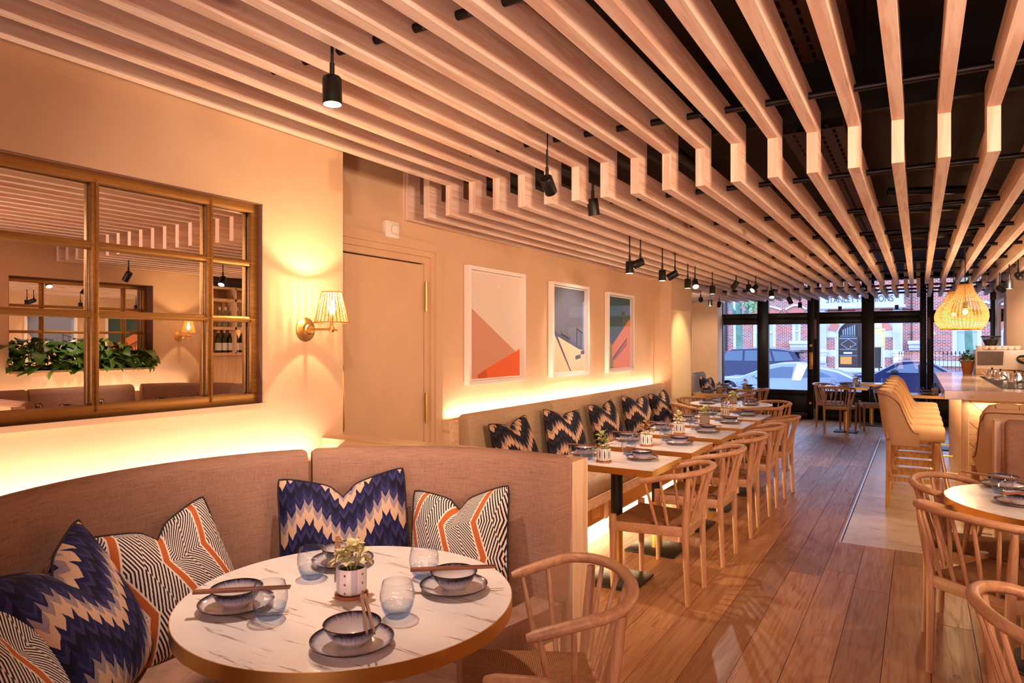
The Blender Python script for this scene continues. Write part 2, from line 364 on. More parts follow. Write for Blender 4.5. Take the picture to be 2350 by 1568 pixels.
# ---------------------------------------------------------------- mesh helpers
def auto_smooth(me, deg):
    me.polygons.foreach_set('use_smooth', [True] * len(me.polygons)); me.set_sharp_from_angle(angle=math.radians(deg))
class MB:
    def __init__(self): self.v = []; self.f = []; self.uv = None; self.mi = []
    def add(self, vs, fs, M=None, mi=0):
        b = len(self.v)
        self.v.extend([tuple(M @ Vector(p)) for p in vs] if M is not None else [tuple(p) for p in vs])
        self.f.extend([tuple(i + b for i in f) for f in fs]); self.mi.extend([mi] * len(fs)); return self
    def box(self, x0, x1, y0, y1, z0, z1, M=None, mi=0):
        vs = [(x, y, z) for z in (z0, z1) for y in (y0, y1) for x in (x0, x1)]
        return self.add(vs, [(0, 2, 3, 1), (4, 5, 7, 6), (0, 1, 5, 4), (2, 6, 7, 3), (0, 4, 6, 2), (1, 3, 7, 5)], M, mi)
    def loft(self, rings, caps=True, closed=True, mi=0):
        n = len(rings[0]); vs = [p for r in rings for p in r]; fs = []
        for i in range(len(rings) - 1):
            for j in range(n if closed else n - 1):
                k = (j + 1) % n; fs.append((i * n + j, i * n + k, (i + 1) * n + k, (i + 1) * n + j))
        if caps: fs.append(tuple(range(n - 1, -1, -1))); fs.append(tuple((len(rings) - 1) * n + j for j in range(n)))
        return self.add(vs, fs, None, mi)
    def tube(self, pts, rad, n=10, caps=True, flat=1.0, mi=0, up=(0, 0, 1)):
        "round tube along points; rad a number or list; flat squashes it along the frame's second axis"
        P = [Vector(p) for p in pts]; k = len(P); R = rad if isinstance(rad, (list, tuple)) else [rad] * k
        rings = []; u = None
        for i in range(k):
            t = (P[min(i + 1, k - 1)] - P[max(i - 1, 0)]).normalized()
            if u is None:
                u = Vector(up) if abs(t.dot(Vector(up))) < .95 else Vector((1, 0, 0))
            u = (u - t * u.dot(t)).normalized(); w = t.cross(u)
            rings.append([P[i] + (w * math.cos(a) + u * math.sin(a) * flat) * R[i] for a in (2 * PI * j / n for j in range(n))])
        return self.loft(rings, caps, mi=mi)
    def cyl(self, a, b, r0, r1=None, n=16, caps=True, mi=0): return self.tube([a, b], [r0, r0 if r1 is None else r1], n, caps, mi=mi)
    def lathe(self, prof, n=24, c=(0, 0, 0), caps=False, mi=0):
        return self.loft([[(c[0] + r * math.cos(a), c[1] + r * math.sin(a), c[2] + z) for a in (2 * PI * j / n for j in range(n))] for r, z in prof], caps, mi=mi)
    def prism(self, poly, a, b, axis=2, mi=0):
        "polygon (2D) pushed out from a to b along an axis"
        def P(p, h): return (p[0], p[1], h) if axis == 2 else ((p[0], h, p[1]) if axis == 1 else (h, p[0], p[1]))
        n = len(poly); vs = [P(p, a) for p in poly] + [P(p, b) for p in poly]
        return self.add(vs, [tuple(range(n))[::-1], tuple(range(n, 2 * n))] + [(i, (i + 1) % n, n + (i + 1) % n, n + i) for i in range(n)], None, mi)
    def ball(self, c, r, n=10, sq=(1, 1, 1), mi=0):
        m = n // 2 + 1
        return self.loft([[(c[0] + r * sq[0] * math.sin(t) * math.cos(a), c[1] + r * sq[1] * math.sin(t) * math.sin(a), c[2] + r * sq[2] * math.cos(t))
                for a in (2 * PI * j / n for j in range(n))] for t in (max(.02, min(PI - .02, PI * i / m)) for i in range(m + 1))], True, mi=mi)
    def ring(self, R, r, z=0, n=24, k=6, c=(0, 0), mi=0):
        b = len(self.v); vs = []; fs = []
        for i in range(n):
            a = 2 * PI * i / n
            for j in range(k):
                t = 2 * PI * j / k; rr = R + r * math.cos(t); vs.append((c[0] + rr * math.cos(a), c[1] + rr * math.sin(a), z + r * math.sin(t)))
        for i in range(n):
            for j in range(k): fs.append((i * k + j, ((i + 1) % n) * k + j, ((i + 1) % n) * k + (j + 1) % k, i * k + (j + 1) % k))
        return self.add(vs, fs, None, mi)
    def mesh(self, name, mats, smooth=40, bevel=0, seg=2):
        me = bpy.data.meshes.new(name); me.from_pydata(self.v, [], self.f)
        bm = bmesh.new(); bm.from_mesh(me)
        if self.mi and any(self.mi):
            for f, i in zip(bm.faces, self.mi): f.material_index = i
        bmesh.ops.recalc_face_normals(bm, faces=bm.faces)
        if bevel:
            ed = [e for e in bm.edges if len(e.link_faces) == 2 and e.calc_face_angle(0) > .6]
            bmesh.ops.bevel(bm, geom=ed, offset=bevel, segments=seg, affect='EDGES', profile=.5)
        bm.to_mesh(me); bm.free()
        for m in (mats if isinstance(mats, (list, tuple)) else [mats]): me.materials.append(MT[m] if isinstance(m, str) else m)
        if self.uv is not None:
            lay = me.uv_layers.new(name='UVMap')
            for lp in me.loops: lay.data[lp.index].uv = self.uv[lp.vertex_index]
        if smooth: auto_smooth(me, smooth)
        return me
    def build(self, name, mats, parent=None, smooth=40, bevel=0, seg=2, loc=None, rot=None, kind=None):
        return ob(name, self.mesh(name, mats, smooth, bevel, seg), parent, loc, rot, kind)
def ob(name, me, parent=None, loc=None, rot=None, kind=None):
    o = bpy.data.objects.new(name, me); COL.objects.link(o)
    if parent is not None: o.parent = parent
    if loc is not None: o.location = loc
    if rot is not None: o.rotation_euler = rot
    if kind: o['kind'] = kind
    return o
def tag(o, label, cat, group=None):
    o['label'] = label; o['category'] = cat
    if group: o['group'] = group
    return o
def thing(name, label, cat, loc=(0, 0, 0), rz=0.0, group=None, rot=None):
    o = ob(name, None, None, loc, rot if rot is not None else (0, 0, rz)); o.empty_display_size = .05
    return tag(o, label, cat, group)
def struct(name, mb, mat, parent=None, **kw):
    o = mb.build(name, mat, parent, **kw)
    if parent is None: o['kind'] = 'structure'
    return o
def kids(o): return KIDS.get(o.name, [])
def dup(root, loc, rz=None, label=None, group=None, rot=None):
    def rec(o, par):
        c = o.copy(); COL.objects.link(c)
        if par is not None: c.parent = par
        for ch in list(o.children): rec(ch, c)
        return c
    r = rec(root, None); r.location = loc
    if rot is not None: r.rotation_euler = rot
    elif rz is not None: r.rotation_euler = (0, 0, rz)
    if label: r['label'] = label
    if group: r['group'] = group
    return r
def bx(name, mat, x0, x1, y0, y1, z0, z1, parent=None, bevel=0, kind=None, smooth=0):
    o = MB().box(x0, x1, y0, y1, z0, z1).build(name, mat, parent, smooth=smooth or (40 if bevel else 0), bevel=bevel)
    if parent is None: o['kind'] = kind or 'structure'
    return o
def sweep(path, prof, mb=None, caps=True):
    "profile (u outward to the left normal, z) carried along an XY path"
    mb = mb or MB(); P = [Vector((p[0], p[1], 0)) for p in path]; k = len(P); rings = []
    for i in range(k):
        t = (P[min(i + 1, k - 1)] - P[max(i - 1, 0)]).normalized(); nrm = Vector((-t.y, t.x, 0))
        rings.append([P[i] + nrm * u + Vector((0, 0, z)) for u, z in prof])
    return mb.loft(rings, caps)
def rrect(x0, x1, z0, z1, r, seg=4, corners=(1, 1, 1, 1)):
    "rounded rectangle outline; corners from lower left counter-clockwise"
    out = []
    for (cx, cz, a0, on) in ((x0, z0, PI, corners[0]), (x1, z0, 1.5 * PI, corners[1]), (x1, z1, 0, corners[2]), (x0, z1, .5 * PI, corners[3])):
        if not on: out.append((cx, cz)); continue
        ox = cx + (r if cx == x0 else -r); oz = cz + (r if cz == z0 else -r)
        for i in range(seg + 1):
            a = a0 + .5 * PI * i / seg; out.append((ox + r * math.cos(a), oz + r * math.sin(a)))
    return out
# ---------------------------------------------------------------- room shell
XW, XP, XR = -2.67, -3.02, 2.15            # booth wall, picture wall, right wall
fl = bx('floor', 'black_paint', -4.2, 3.2, -2.6, 14.5, -.12, -.012)
def planks():
    rr = random.Random(3); w = .192; x = -3.6; i = 0
    meshes = {}
    while x < 2.3:
        y = -1.2 - rr.random() * 1.6
        while y < 14.3:
            L = rr.choice((1.6, 1.9, 2.2, 2.6)); y1 = min(y + L, 14.3); x1 = x + w
            segs = []
            y0 = max(y, -1.2)
            if y1 - y0 > .05:
                # leave out where the stone strip lies
                if x1 > -.50 and x < 2.3 and y1 > 5.60 and y0 < 12.0:
                    if y0 < 5.60: segs.append((y0, 5.60))
                    if y1 > 12.0: segs.append((12.0, y1))
                    if x < -.50: segs.append((max(y0, 5.6), min(y1, 12.0), -.50))
                else: segs.append((y0, y1))
            if x1 < -3.1 and y1 < 9.9: segs = []
            for s in segs:
                xx1 = s[2] if len(s) > 2 else x1
                l = s[1] - s[0]
                if l < .03: continue
                key = (round(l, 2), round(xx1 - x, 3))
                if key not in meshes:
                    meshes[key] = MB().box(-(xx1 - x) / 2 + .0014, (xx1 - x) / 2 - .0014, -l / 2 + .0014, l / 2 - .0014, -.012, 0).mesh('floorboard', 'floor', 0)
                o = ob('floorboard', meshes[key], fl, ((x + xx1) / 2, (s[0] + s[1]) / 2, rr.uniform(-.0006, .0004)))
            y = y1
        x += w
planks()
MT['chrome_soft'] = Mat('satin_aluminium', (.85, .82, .80), .35, .9).m
# stone strip under the bar stools
tb = MB().box(-.298, .298, -.299, .299, -.012, .0005).mesh('stone_tile', 'marble_tile', 0)
for i in range(2):
    for j in range(11):
        if .1 + i * .6 < 1.2: ob('stone_tile', tb, fl, (-.19 + i * .6, 5.90 + j * .6, 0))
bx('edge_strip', 'chrome_soft', -.508, -.496, 5.59, 12.0, -.012, .002, fl)
bx('edge_strip', 'chrome_soft', -.508, .72, 5.588, 5.598, -.012, .0015, fl)
# ceilings
bx('ceiling', 'ceil', -4.2, 3.2, -2.6, 3.95, 3.06, 3.2)
bx('ceiling', 'ceil', -4.2, 3.2, 3.95, 14.5, 2.72, 3.2)
bx('ceiling_bulkhead', 'black_paint', -4.0, 3.0, 3.90, 3.95, 2.66, 3.06)
# booth wall with the niche for the mirror
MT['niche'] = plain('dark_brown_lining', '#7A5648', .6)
MZ0, MZ1, MY0, MY1 = 1.195, 2.135, .215, 2.175
w = MB(); x0 = XP - .16
w.box(x0, XW, -2.6, MY0, 0, 3.06).box(x0, XW, MY1, 2.70, 0, 3.06).box(x0, XW, MY0, MY1, 0, MZ0).box(x0, XW, MY0, MY1, MZ1, 3.06).box(x0, -2.76, MY0, MY1, MZ0, MZ1)
struct('wall_left', w, 'wall', smooth=0)
DY0, DY1, DZ = 2.92, 3.86, 2.04
w = MB(); w.box(x0, XP, 2.70, DY0, 0, 3.06).box(x0, XP, DY1, 8.77, 0, 3.06).box(x0, XP, DY0, DY1, DZ, 3.06)
w.box(x0, XP - .10, DY0, DY1, 0, DZ)
struct('wall_left', w, 'wall', smooth=0)
w = MB(); w.box(XP - .16, -2.79, 8.77, 9.71, 0, 2.72); struct('wall_left_pier', w, 'wall', smooth=0)
w = MB(); w.box(-4.25, -4.1, 9.71, 13.86, 0, 2.72).box(-4.25, XP, 9.60, 9.71, 0, 2.72).box(-4.25, -3.46, 13.86, 14.3, 0, 2.72); struct('wall_left_alcove', w, 'wall', smooth=0)
bx('wall_rear', 'wall', -4.2, 3.2, -2.75, -2.6, 0, 3.1)
# right wall with its own mirror niche
RY0, RY1 = 3.2, 4.66
w = MB(); w.box(XR, XR + .6, -2.6, RY0, 0, 3.06).box(XR, XR + .6, RY1, 5.27, 0, 3.06).box(XR, XR + .3, RY0, RY1, 0, MZ0).box(XR, XR + .3, RY0, RY1, MZ1, 3.06).box(XR + .16, XR + .3, RY0, RY1, MZ0, MZ1)
struct('wall_right', w, 'wall', smooth=0)
w = MB(); w.box(2.62, 2.75, 5.27, 11.5, 0, 3.06).box(1.06, 2.75, 11.5, 11.62, 0, 2.72).box(1.12, 1.2, 11.62, 14.3, 0, 2.72); struct('wall_right_bar', w, 'wall', smooth=0)
bx('trim_4', 'trim', 1.035, 1.06, 11.49, 11.62, 0, 2.72)
# baseboard by the door
bx('baseboard_left', 'trim', XP, XP + .015, 4.03, 4.06, 0, .1)

# ---------------------------------------------------------------- door to the back rooms
d1 = ob('door_1', None); d1['kind'] = 'structure'
bx('door_leaf', 'trim', XP - .045, XP - .005, DY0 + .01, DY1 - .012, .01, DZ - .01, d1)
m = MB(); m.box(XP - .05, XP + .004, DY1 - .008, DY1 + .045, 0, DZ + .004).box(XP - .05, XP + .004, DY0 - .045, DY1 + .045, DZ + .004, DZ + .045)
m.box(XP - .02, XP + .022, DY1 + .0452, DY1 + .085, 0, DZ + .045).box(XP - .02, XP + .022, DY0 - .05, DY1 + .085, DZ + .045, DZ + .085)
m.box(XP - .02, XP + .034, DY1 + .0852, DY1 + .165, 0, DZ + .085).box(XP - .02, XP + .034, DY0 - .2, DY1 + .165, DZ + .085, DZ + .15)
m.build('architrave', 'trim', d1, smooth=0)
for z0, z1 in ((1.71, 1.90), (.92, 1.11)):
    m = MB(); m.cyl((XP + .012, DY1 + .0, z0), (XP + .012, DY1, z1), .013, n=14)
    m.cyl((XP + .012, DY1, z0 - .015), (XP + .012, DY1, z0), .010, n=12).cyl((XP + .012, DY1, z1), (XP + .012, DY1, z1 + .014), .010, n=12)
    m.build('hinge', 'brass_dull', d1)
m = MB(); hy = 2.985; m.tube([(XP, hy, 1.345), (XP + .035, hy, 1.345), (XP + .06, hy, 1.33), (XP + .066, hy, 1.30), (XP + .066, hy, .98), (XP + .06, hy, .955), (XP + .035, hy, .94), (XP, hy, .94)], .013, 12)
m.build('pull_handle', 'brass_dull', d1)
t = thing('alarm_sounder', 'small white square alarm box on the wall above the cream door', 'alarm', (XP, 3.47, 2.225))
m = MB(); m.box(0, .04, -.065, .065, -.055, .055).build('housing', 'white_plastic', t, bevel=.006); MB().box(.04, .062, -.02, .045, -.03, .03).build('cover', 'white_plastic', t, bevel=.012)
m = MB().box(0, .03, -.03, .03, -.05, .05)
# pale door in the pier
d2 = ob('door_2', None); d2['kind'] = 'structure'
bx('door_leaf', 'cream_door', -2.792, -2.785, 8.80, 9.64, .02, 1.915, d2)

# ---------------------------------------------------------------- mirrors with glazing bars
def bar_mirror(name, label, y0, y1, x, s, cols, rows=(1.852, 1.588)):
    "s = +1 faces +x; frame of flat bars with a raised bead in front of silvered panes"
    t = thing(name, label, 'mirror', (x, (y0 + y1) / 2, MZ0), 0); cy = (y0 + y1) / 2
    def B(nm, ya, yb, za, zb, d0=-.05, d1=-.022, mat='gold', bev=.003, mb=None):
        b = mb or MB(); b.box(min(s * d0, s * d1), max(s * d0, s * d1), ya - cy, yb - cy, za - MZ0, zb - MZ0)
        return b if mb else b.build(nm, mat, t, bevel=bev, smooth=40)
    fw = .046
    for ya, yb, za, zb in ((y0, y1, MZ1 - fw, MZ1), (y0, y1, MZ0, MZ0 + fw), (y0, y0 + fw, MZ0 + fw, MZ1 - fw), (y1 - fw, y1, MZ0 + fw, MZ1 - fw)): B('frame_bar', ya, yb, za, zb)
    for c in cols:
        o = B('glazing_bar', c - .014, c + .014, MZ0 + .01, MZ1 - .01, -.055, -.026)
        B('bead', c - .003, c + .003, MZ0 + .02, MZ1 - .02, -.026, -.016, bev=0)
    for r in rows:
        o = B('glazing_bar', y0 + .02, y1 - .02, r - .014, r + .014, -.055, -.028); B('bead', y0 + .03, y1 - .03, r - .003, r + .003, -.028, -.018, bev=0)
    ys = [y0 + fw] + list(cols) + [y1 - fw]; zs = [MZ0 + fw] + sorted(rows) + [MZ1 - fw]
    for i in range(len(ys) - 1):
        for j in range(len(zs) - 1):
            B('pane', ys[i] - .001, ys[i + 1] + .001, zs[j] - .001, zs[j + 1] + .001, -.062, -.056, 'mirror', 0)
    return t
bar_mirror('mirror', 'large brass gridded mirror set in the wall above the front booth', MY0, MY1, XW, 1, (.441, .933, 1.425, 1.917))
bx('trim_1', 'wall', XW - .02, XW + .022, MY0 - .02, MY1 + .01, MZ0 - .022, MZ0)
bar_mirror('mirror', 'brass gridded mirror behind the trough of leafy plants, seen reflected', RY0, RY1, XR + .10, -1, (3.56, 4.02, 4.40))
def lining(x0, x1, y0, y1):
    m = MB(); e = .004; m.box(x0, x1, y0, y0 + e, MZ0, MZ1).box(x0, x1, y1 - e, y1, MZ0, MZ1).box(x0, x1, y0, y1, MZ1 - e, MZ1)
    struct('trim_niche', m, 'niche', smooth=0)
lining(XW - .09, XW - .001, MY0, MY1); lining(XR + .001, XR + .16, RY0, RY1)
bx('trim_2', 'wall', XR - .022, XR + .02, RY0 - .01, RY1 + .01, MZ0 - .022, MZ0)
# ---------------------------------------------------------------- slatted ceiling
sc = thing('slatted_ceiling', 'stepped ceiling of long pale pine slats hung on black tubes', 'ceiling feature', (0, 0, 2.31))
Z0 = 2.31
def slat_mesh(step, y0=-2.4, yd=3.62, y1=11.35, zh=2.507, zl=2.31, d=.13, th=.05, top=None):
    m = MB()
    if step:
        poly = [(y0, zh), (yd, zh), (yd, zl), (y1, zl), (y1, zl + d), (yd + d, zl + d), (yd + d, zh + d), (y0, zh + d)]
    else:
        poly = [(yd, zl), (y1, zl), (y1, zl + d), (yd + d, zl + d), (yd + d, top), (yd, top)]
    m.prism([(a, b - Z0) for a, b in poly], 0, th, 0)
    for i in ((3, 7) if step else (5, 7)): m.mi[i] = 1
    return m.mesh('slat', ('slat', 'slat_v'), 0)
ms = slat_mesh(True); m_end = slat_mesh(False, top=2.72); m_short = slat_mesh(False, y1=8.76, top=2.72)
for k in range(-2, 27):
    X = -2.66 + k * .1823
    me = ms
    if k < 0: me = m_short
    elif -3.0 < X < -2.79 and k >= 0: me = ms
    o = ob('slat', me, sc, (X, 0, 0))
zl2 = 2.287
m2 = slat_mesh(False, yd=11.9, y1=14.22, zl=zl2, top=2.70)
m3 = slat_mesh(False, yd=9.80, y1=14.22, zl=zl2, top=2.70)
for k in range(-25, 9):
    X = .186 - .05 + k * .1635
    if X > 1.05: break
    ob('slat', m3 if X < -2.85 else m2, sc, (X, 0, 0))
for y in (.46, 1.88, 3.30): MB().cyl((-2.66, y, 2.58 - Z0), (2.14, y, 2.58 - Z0), .0165, n=12).build('tube', 'black_metal', sc)
for y in (4.10, 5.25, 6.40, 7.65, 8.85, 9.95, 11.0):
    MB().cyl((-3.0 if y < 8.8 else (-2.78 if y < 9.7 else -4.05), y, 2.385 - Z0), (2.14 if y < 5 else 2.6, y, 2.385 - Z0), .0155, n=12).build('tube', 'black_metal', sc)
for y in (12.1, 13.0, 13.9): MB().cyl((-4.05, y, 2.36 - Z0), (1.1, y, 2.36 - Z0), .0155, n=10).build('tube', 'black_metal', sc)
for y in (1.88, 3.30):
    for x in (-1.3, -.2, .9): MB().cyl((x, y, 2.59 - Z0), (x, y, 3.06 - Z0), .004, n=6).build('hanger_rod', 'black_metal', sc)
for y in (5.25, 7.65, 9.95, 13.0):
    for x in (-2.2, -.9, .35): MB().cyl((x, y, 2.39 - Z0), (x, y, 2.72 - Z0), .004, n=6).build('hanger_rod', 'black_metal', sc)
# services above the slats
def tray(name, label, x, y0, y1, z):
    m = MB(); w = .15; nx = 9; ny = int((y1 - y0) / .035)
    rr = random.Random(5)
    for i in range(nx):
        for j in range(ny):
            a, b = -w + i * 2 * w / nx, -w + (i + 1) * 2 * w / nx; c, d = y0 + j * .035, y0 + (j + 1) * .035
            hole = i % 2 == 1 and (j % 3 != 0)
            if hole: m.add([(a, c, 0), (a + (b - a) * .25, c, 0), (a + (b - a) * .25, d, 0), (a, d, 0)], [(0, 1, 2, 3)]); m.add([(b - (b - a) * .25, c, 0), (b, c, 0), (b, d, 0), (b - (b - a) * .25, d, 0)], [(0, 1, 2, 3)])
            else: m.add([(a, c, 0), (b, c, 0), (b, d, 0), (a, d, 0)], [(0, 1, 2, 3)])
    t = thing(name, label, 'cable tray', (x, 0, z)); m.build('perforated_base', 'tray', t, smooth=0)
    m = MB(); m.box(-w - .003, -w, y0, y1, 0, .05).box(w, w + .003, y0, y1, 0, .05).build('side_flange', 'tray', t, smooth=0)
    m = MB()
    for i in range(3): m.tube([(-.09 + i * .08, y0, .015), (-.08 + i * .07, (y0 + y1) / 2, .02), (-.09 + i * .08, y1, .015)], .012, 6)
    m.build('cable', 'black_metal', t)
MT['tray'] = plain('dull_perforated_steel', '#4a3020', .6, .3)
tray('cable_tray', 'perforated steel cable tray above the front slats', -.42, .2, 3.85, 2.93)
tray('cable_tray', 'perforated steel cable tray above the lower slats by the bar', -.49, 3.98, 11.0, 2.62)
def pipe(label, pts, r, cat='pipe', nm='service_pipe'):
    o = MB().tube(pts, r, 12).build(nm, 'black_metal'); tag(o, label, cat)
pipe('thick black service pipe running above the lower slats left of the cable tray', [(-1.25, 4.0, 2.62), (-1.2, 6.2, 2.6), (-.95, 6.6, 2.6), (.8, 6.7, 2.6)], .035)
pipe('thin black conduit crossing above the front slats beyond the cable tray', [(-.3, 2.7, 2.9), (.4, 2.75, 2.92), (2.0, 2.8, 2.92)], .03)
pipe('thin black conduit crossing above the front slats near the camera', [(-.3, 2.2, 2.92), (.5, 2.2, 2.92), (2.0, 2.3, 2.92)], .045)
pipe('black curved conduit above the slats over the bar', [(-.2, 5.9, 2.62), (.3, 6.0, 2.6), (.5, 6.3, 2.6), (.55, 8.8, 2.6)], .03)
pipe('long black duct crossing above the middle of the lower slats', [(-2.6, 8.2, 2.6), (1.9, 8.3, 2.6)], .05)
m = MB(); m.box(-.25, .25, -.10, .10, -.06, .06); tag(m.build('ceiling_unit', 'black_paint', loc=(-1.28, 2.65, 2.96)), 'small black equipment box fixed to the dark ceiling above the slats', 'box')
m = MB(); m.box(-.3, .3, -.12, .12, -.05, .05); tag(m.build('ceiling_unit', 'black_paint', loc=(.35, 1.75, 2.96)), 'wide black unit hung above the slats near the stepped edge', 'box')
# ---------------------------------------------------------------- shopfront of black timber and glass
wf = ob('window_1', None); wf['kind'] = 'structure'; FY = 14.3
def fbx(name, x0, x1, z0, z1, d=.05, mat='facade', bev=.006, y=FY):
    return MB().box(x0, x1, y - d, y + d, z0, z1).build(name, mat, wf, bevel=bev)
panes = [(-3.44, -2.773), (-2.557, -1.846), (-1.633, -.912), (-.702, .02), (.23, 1.06)]
edges = [(-3.46, -3.44), (-2.773, -2.557), (-1.846, -1.633), (-.912, -.702), (.02, .23), (1.06, 1.12)]
for i, (a, b) in enumerate(edges):
    if i in (2, 4):
        mid = a + (.115 if i == 2 else .105)
        fbx('mullion', a, mid - .004, 0, 2.72, .045); fbx('mullion', mid + .004, b, 0, 2.72, .06)
    else: fbx('mullion', a, b, 0, 2.72, .06)
for a, b in panes:
    fbx('transom', a, b, 1.835, 1.95, .05); fbx('transom_moulding', a, b, 1.95, 2.055, .075); fbx('head_rail', a, b, 2.62, 2.72, .05)
    fbx('bottom_rail', a, b, 0, .13, .05); fbx('kick_panel', a, b, .13, .46, .03); fbx('middle_rail', a, b, .46, .555, .05)
    MB().add([(a - .01, FY, .55), (b + .01, FY, .55), (b + .01, FY, 1.84), (a - .01, FY, 1.84)], [(0, 1, 2, 3)]).build('pane', 'pane', wf, smooth=0)
    MB().add([(a - .01, FY, 2.05), (b + .01, FY, 2.05), (b + .01, FY, 2.63), (a - .01, FY, 2.63)], [(0, 1, 2, 3)]).build('pane', 'pane', wf, smooth=0)
for a, b in (panes[2], panes[3]):
    c = (a + b) / 2
    m = MB(); m.box(c - .26, c + .26, FY - .075, FY - .06, 2.07, 2.085).box(c - .03, c + .03, FY - .09, FY - .06, 2.07, 2.16).build('fanlight_stay', 'black_metal', wf)
m = MB(); m.cyl((-1.78, FY - .05, 1.42), (-1.78, FY - .062, 1.42), .026, n=20).build('lock_cylinder', 'brass_dull', wf)
m = MB(); m.cyl((-1.79, FY - .05, .31), (-1.79, FY - .062, .31), .024, n=20).build('lock_cylinder', 'brass_dull', wf)
MB().box(-1.815, -1.745, FY - .06, FY - .048, .96, 1.29).build('push_plate', 'brass_dull', wf, bevel=.003)
MT['hinge_pink'] = plain('pinkish_metal_cover', '#8d6a5c', .4, .2)
for x, z0, z1 in ((-1.70, 1.54, 1.93), (-1.70, .02, .21), (.16, 1.54, 1.93)):
    MB().box(x - .022, x + .022, FY - .085, FY - .06, z0, z1).build('pivot_cover', 'hinge_pink', wf, bevel=.01)
MB().box(-1.74, -1.66, FY - .09, FY - .055, .005, .02).build('threshold_plate', 'chrome', wf)
# small mirror on the return wall by the coffee machine
t = thing('mirror', 'tall white framed mirror on the return wall beside the coffee grinder', 'mirror', (1.12, 12.9, 1.0))
for y0, y1, z0, z1 in ((-.45, -.40, 0, 1.15), (.40, .45, 0, 1.15), (-.40, .40, 0, .05), (-.40, .40, 1.10, 1.15)): MB().box(-.03, 0, y0, y1, z0, z1).build('frame_bar', 'white', t)
MB().box(-.012, -.005, -.40, .40, .05, 1.10).build('glass', 'mirror', t, smooth=0)
# ---------------------------------------------------------------- street
g = bx('street', 'asphalt', -60, 60, 14.36, 41, -.62, -.5); bx('pavement_far', 'pave', -60, 60, 41, 48.6, -.6, -.40)
bx('pavement_near', 'pave', -60, 60, 14.4, 17.5, -.6, -.32)
b = thing('mansion_block', 'red brick mansion block with white stone porch across the street', 'building', (-3.23, 48.6, -.45))
BX, BZ, BY = -3.23, -.45, 48.6
def bb(name, mat, x0, x1, z0, z1, d0, d1=0.0, bev=0, par=b):
    return MB().box(x0 - BX, x1 - BX, -d0, d1, z0 - BZ, z1 - BZ).build(name, mat, par, bevel=bev, smooth=40 if bev else 0)
# brick walls, broken round the windows and the porch
for x0, x1, z0, z1 in ((-20, -13.6, -.45, 9), (-13.6, -11.2, -.45, 9), (-11.2, -9.75, -.45, 9), (-9.75, -8.25, -.45, .75), (-9.75, -8.25, 3.3, 9), (-8.25, -7.25, -.45, 9), (-7.25, -6.7, -.45, .9), (-7.25, -6.7, 3.3, 9),
                       (-6.7, -5.5, -.45, 9), (-5.5, -.84, 4.6, 9), (-.84, 1.75, -.45, 9), (1.75, 3.2, -.45, .7), (1.75, 3.2, 3.4, 9), (3.2, 12, -.45, 9)):
    bb('brick_wall', 'brick', x0, x1, z0, z1, .0, .4)
for x0, x1, z0, z1 in ((-9.75, -8.25, .75, 3.3), (-7.25, -6.7, .9, 3.3), (1.75, 3.2, .7, 3.4)):
    f = bb('sash_window', 'sash', x0 + .2, x1 - (.0 if x1 == -6.7 else .2), z0 + .1, z1 - .12, -.08, .14)
    for q in ((x0 + .02, x0 + .22, z0, z1), (x1 - .16, x1 - .0, z0, z1), (x0, x1, z0, z0 + .12), (x0, x1, z1 - .14, z1), (x0, x1, z0 + (z1 - z0) * .55 - .05, z0 + (z1 - z0) * .55 + .05)):
        o = MB().box(q[0] - BX, q[1] - BX, .02 - .006 * (q[3] - q[2] < .16), .12, q[2] - BZ, q[3] - BZ).build('sash_bar', 'stucco', f, smooth=0)
    m = MB(); n = 8; w = (x1 - x0)
    arc = [(x0 - .35 + (w + .7) * i / n, z1 + .30 + .28 * math.sin(PI * i / n)) for i in range(n + 1)] + [(x1 + .05 - (w + .1) * i / n, z1 + .10 * math.sin(PI * i / n)) for i in range(n + 1)]
    m.prism([(a - BX, c - BZ) for a, c in arc], -.06, .1, 1).build('rubbed_brick_arch', 'rubbed', b, smooth=0)
    m = MB(); a2 = [(x0 - .42 + (w + .84) * i / n, z1 + .42 + .28 * math.sin(PI * i / n)) for i in range(n + 1)] + [(x1 + .35 - (w + .7) * i / n, z1 + .31 + .28 * math.sin(PI * i / n)) for i in range(n + 1)]
    m.prism([(a - BX, c - BZ) for a, c in a2], -.16, .1, 1).build('hood_mould', 'stucco', b, smooth=0)
bb('white_pier', 'stucco', -11.05, -10.85, -.45, 9, .05)
bb('drain_pipe', 'iron', -11.6, -11.45, -.45, 9, .12); bb('drain_pipe', 'iron', -.40, -.34, 1.0, 9, .1)
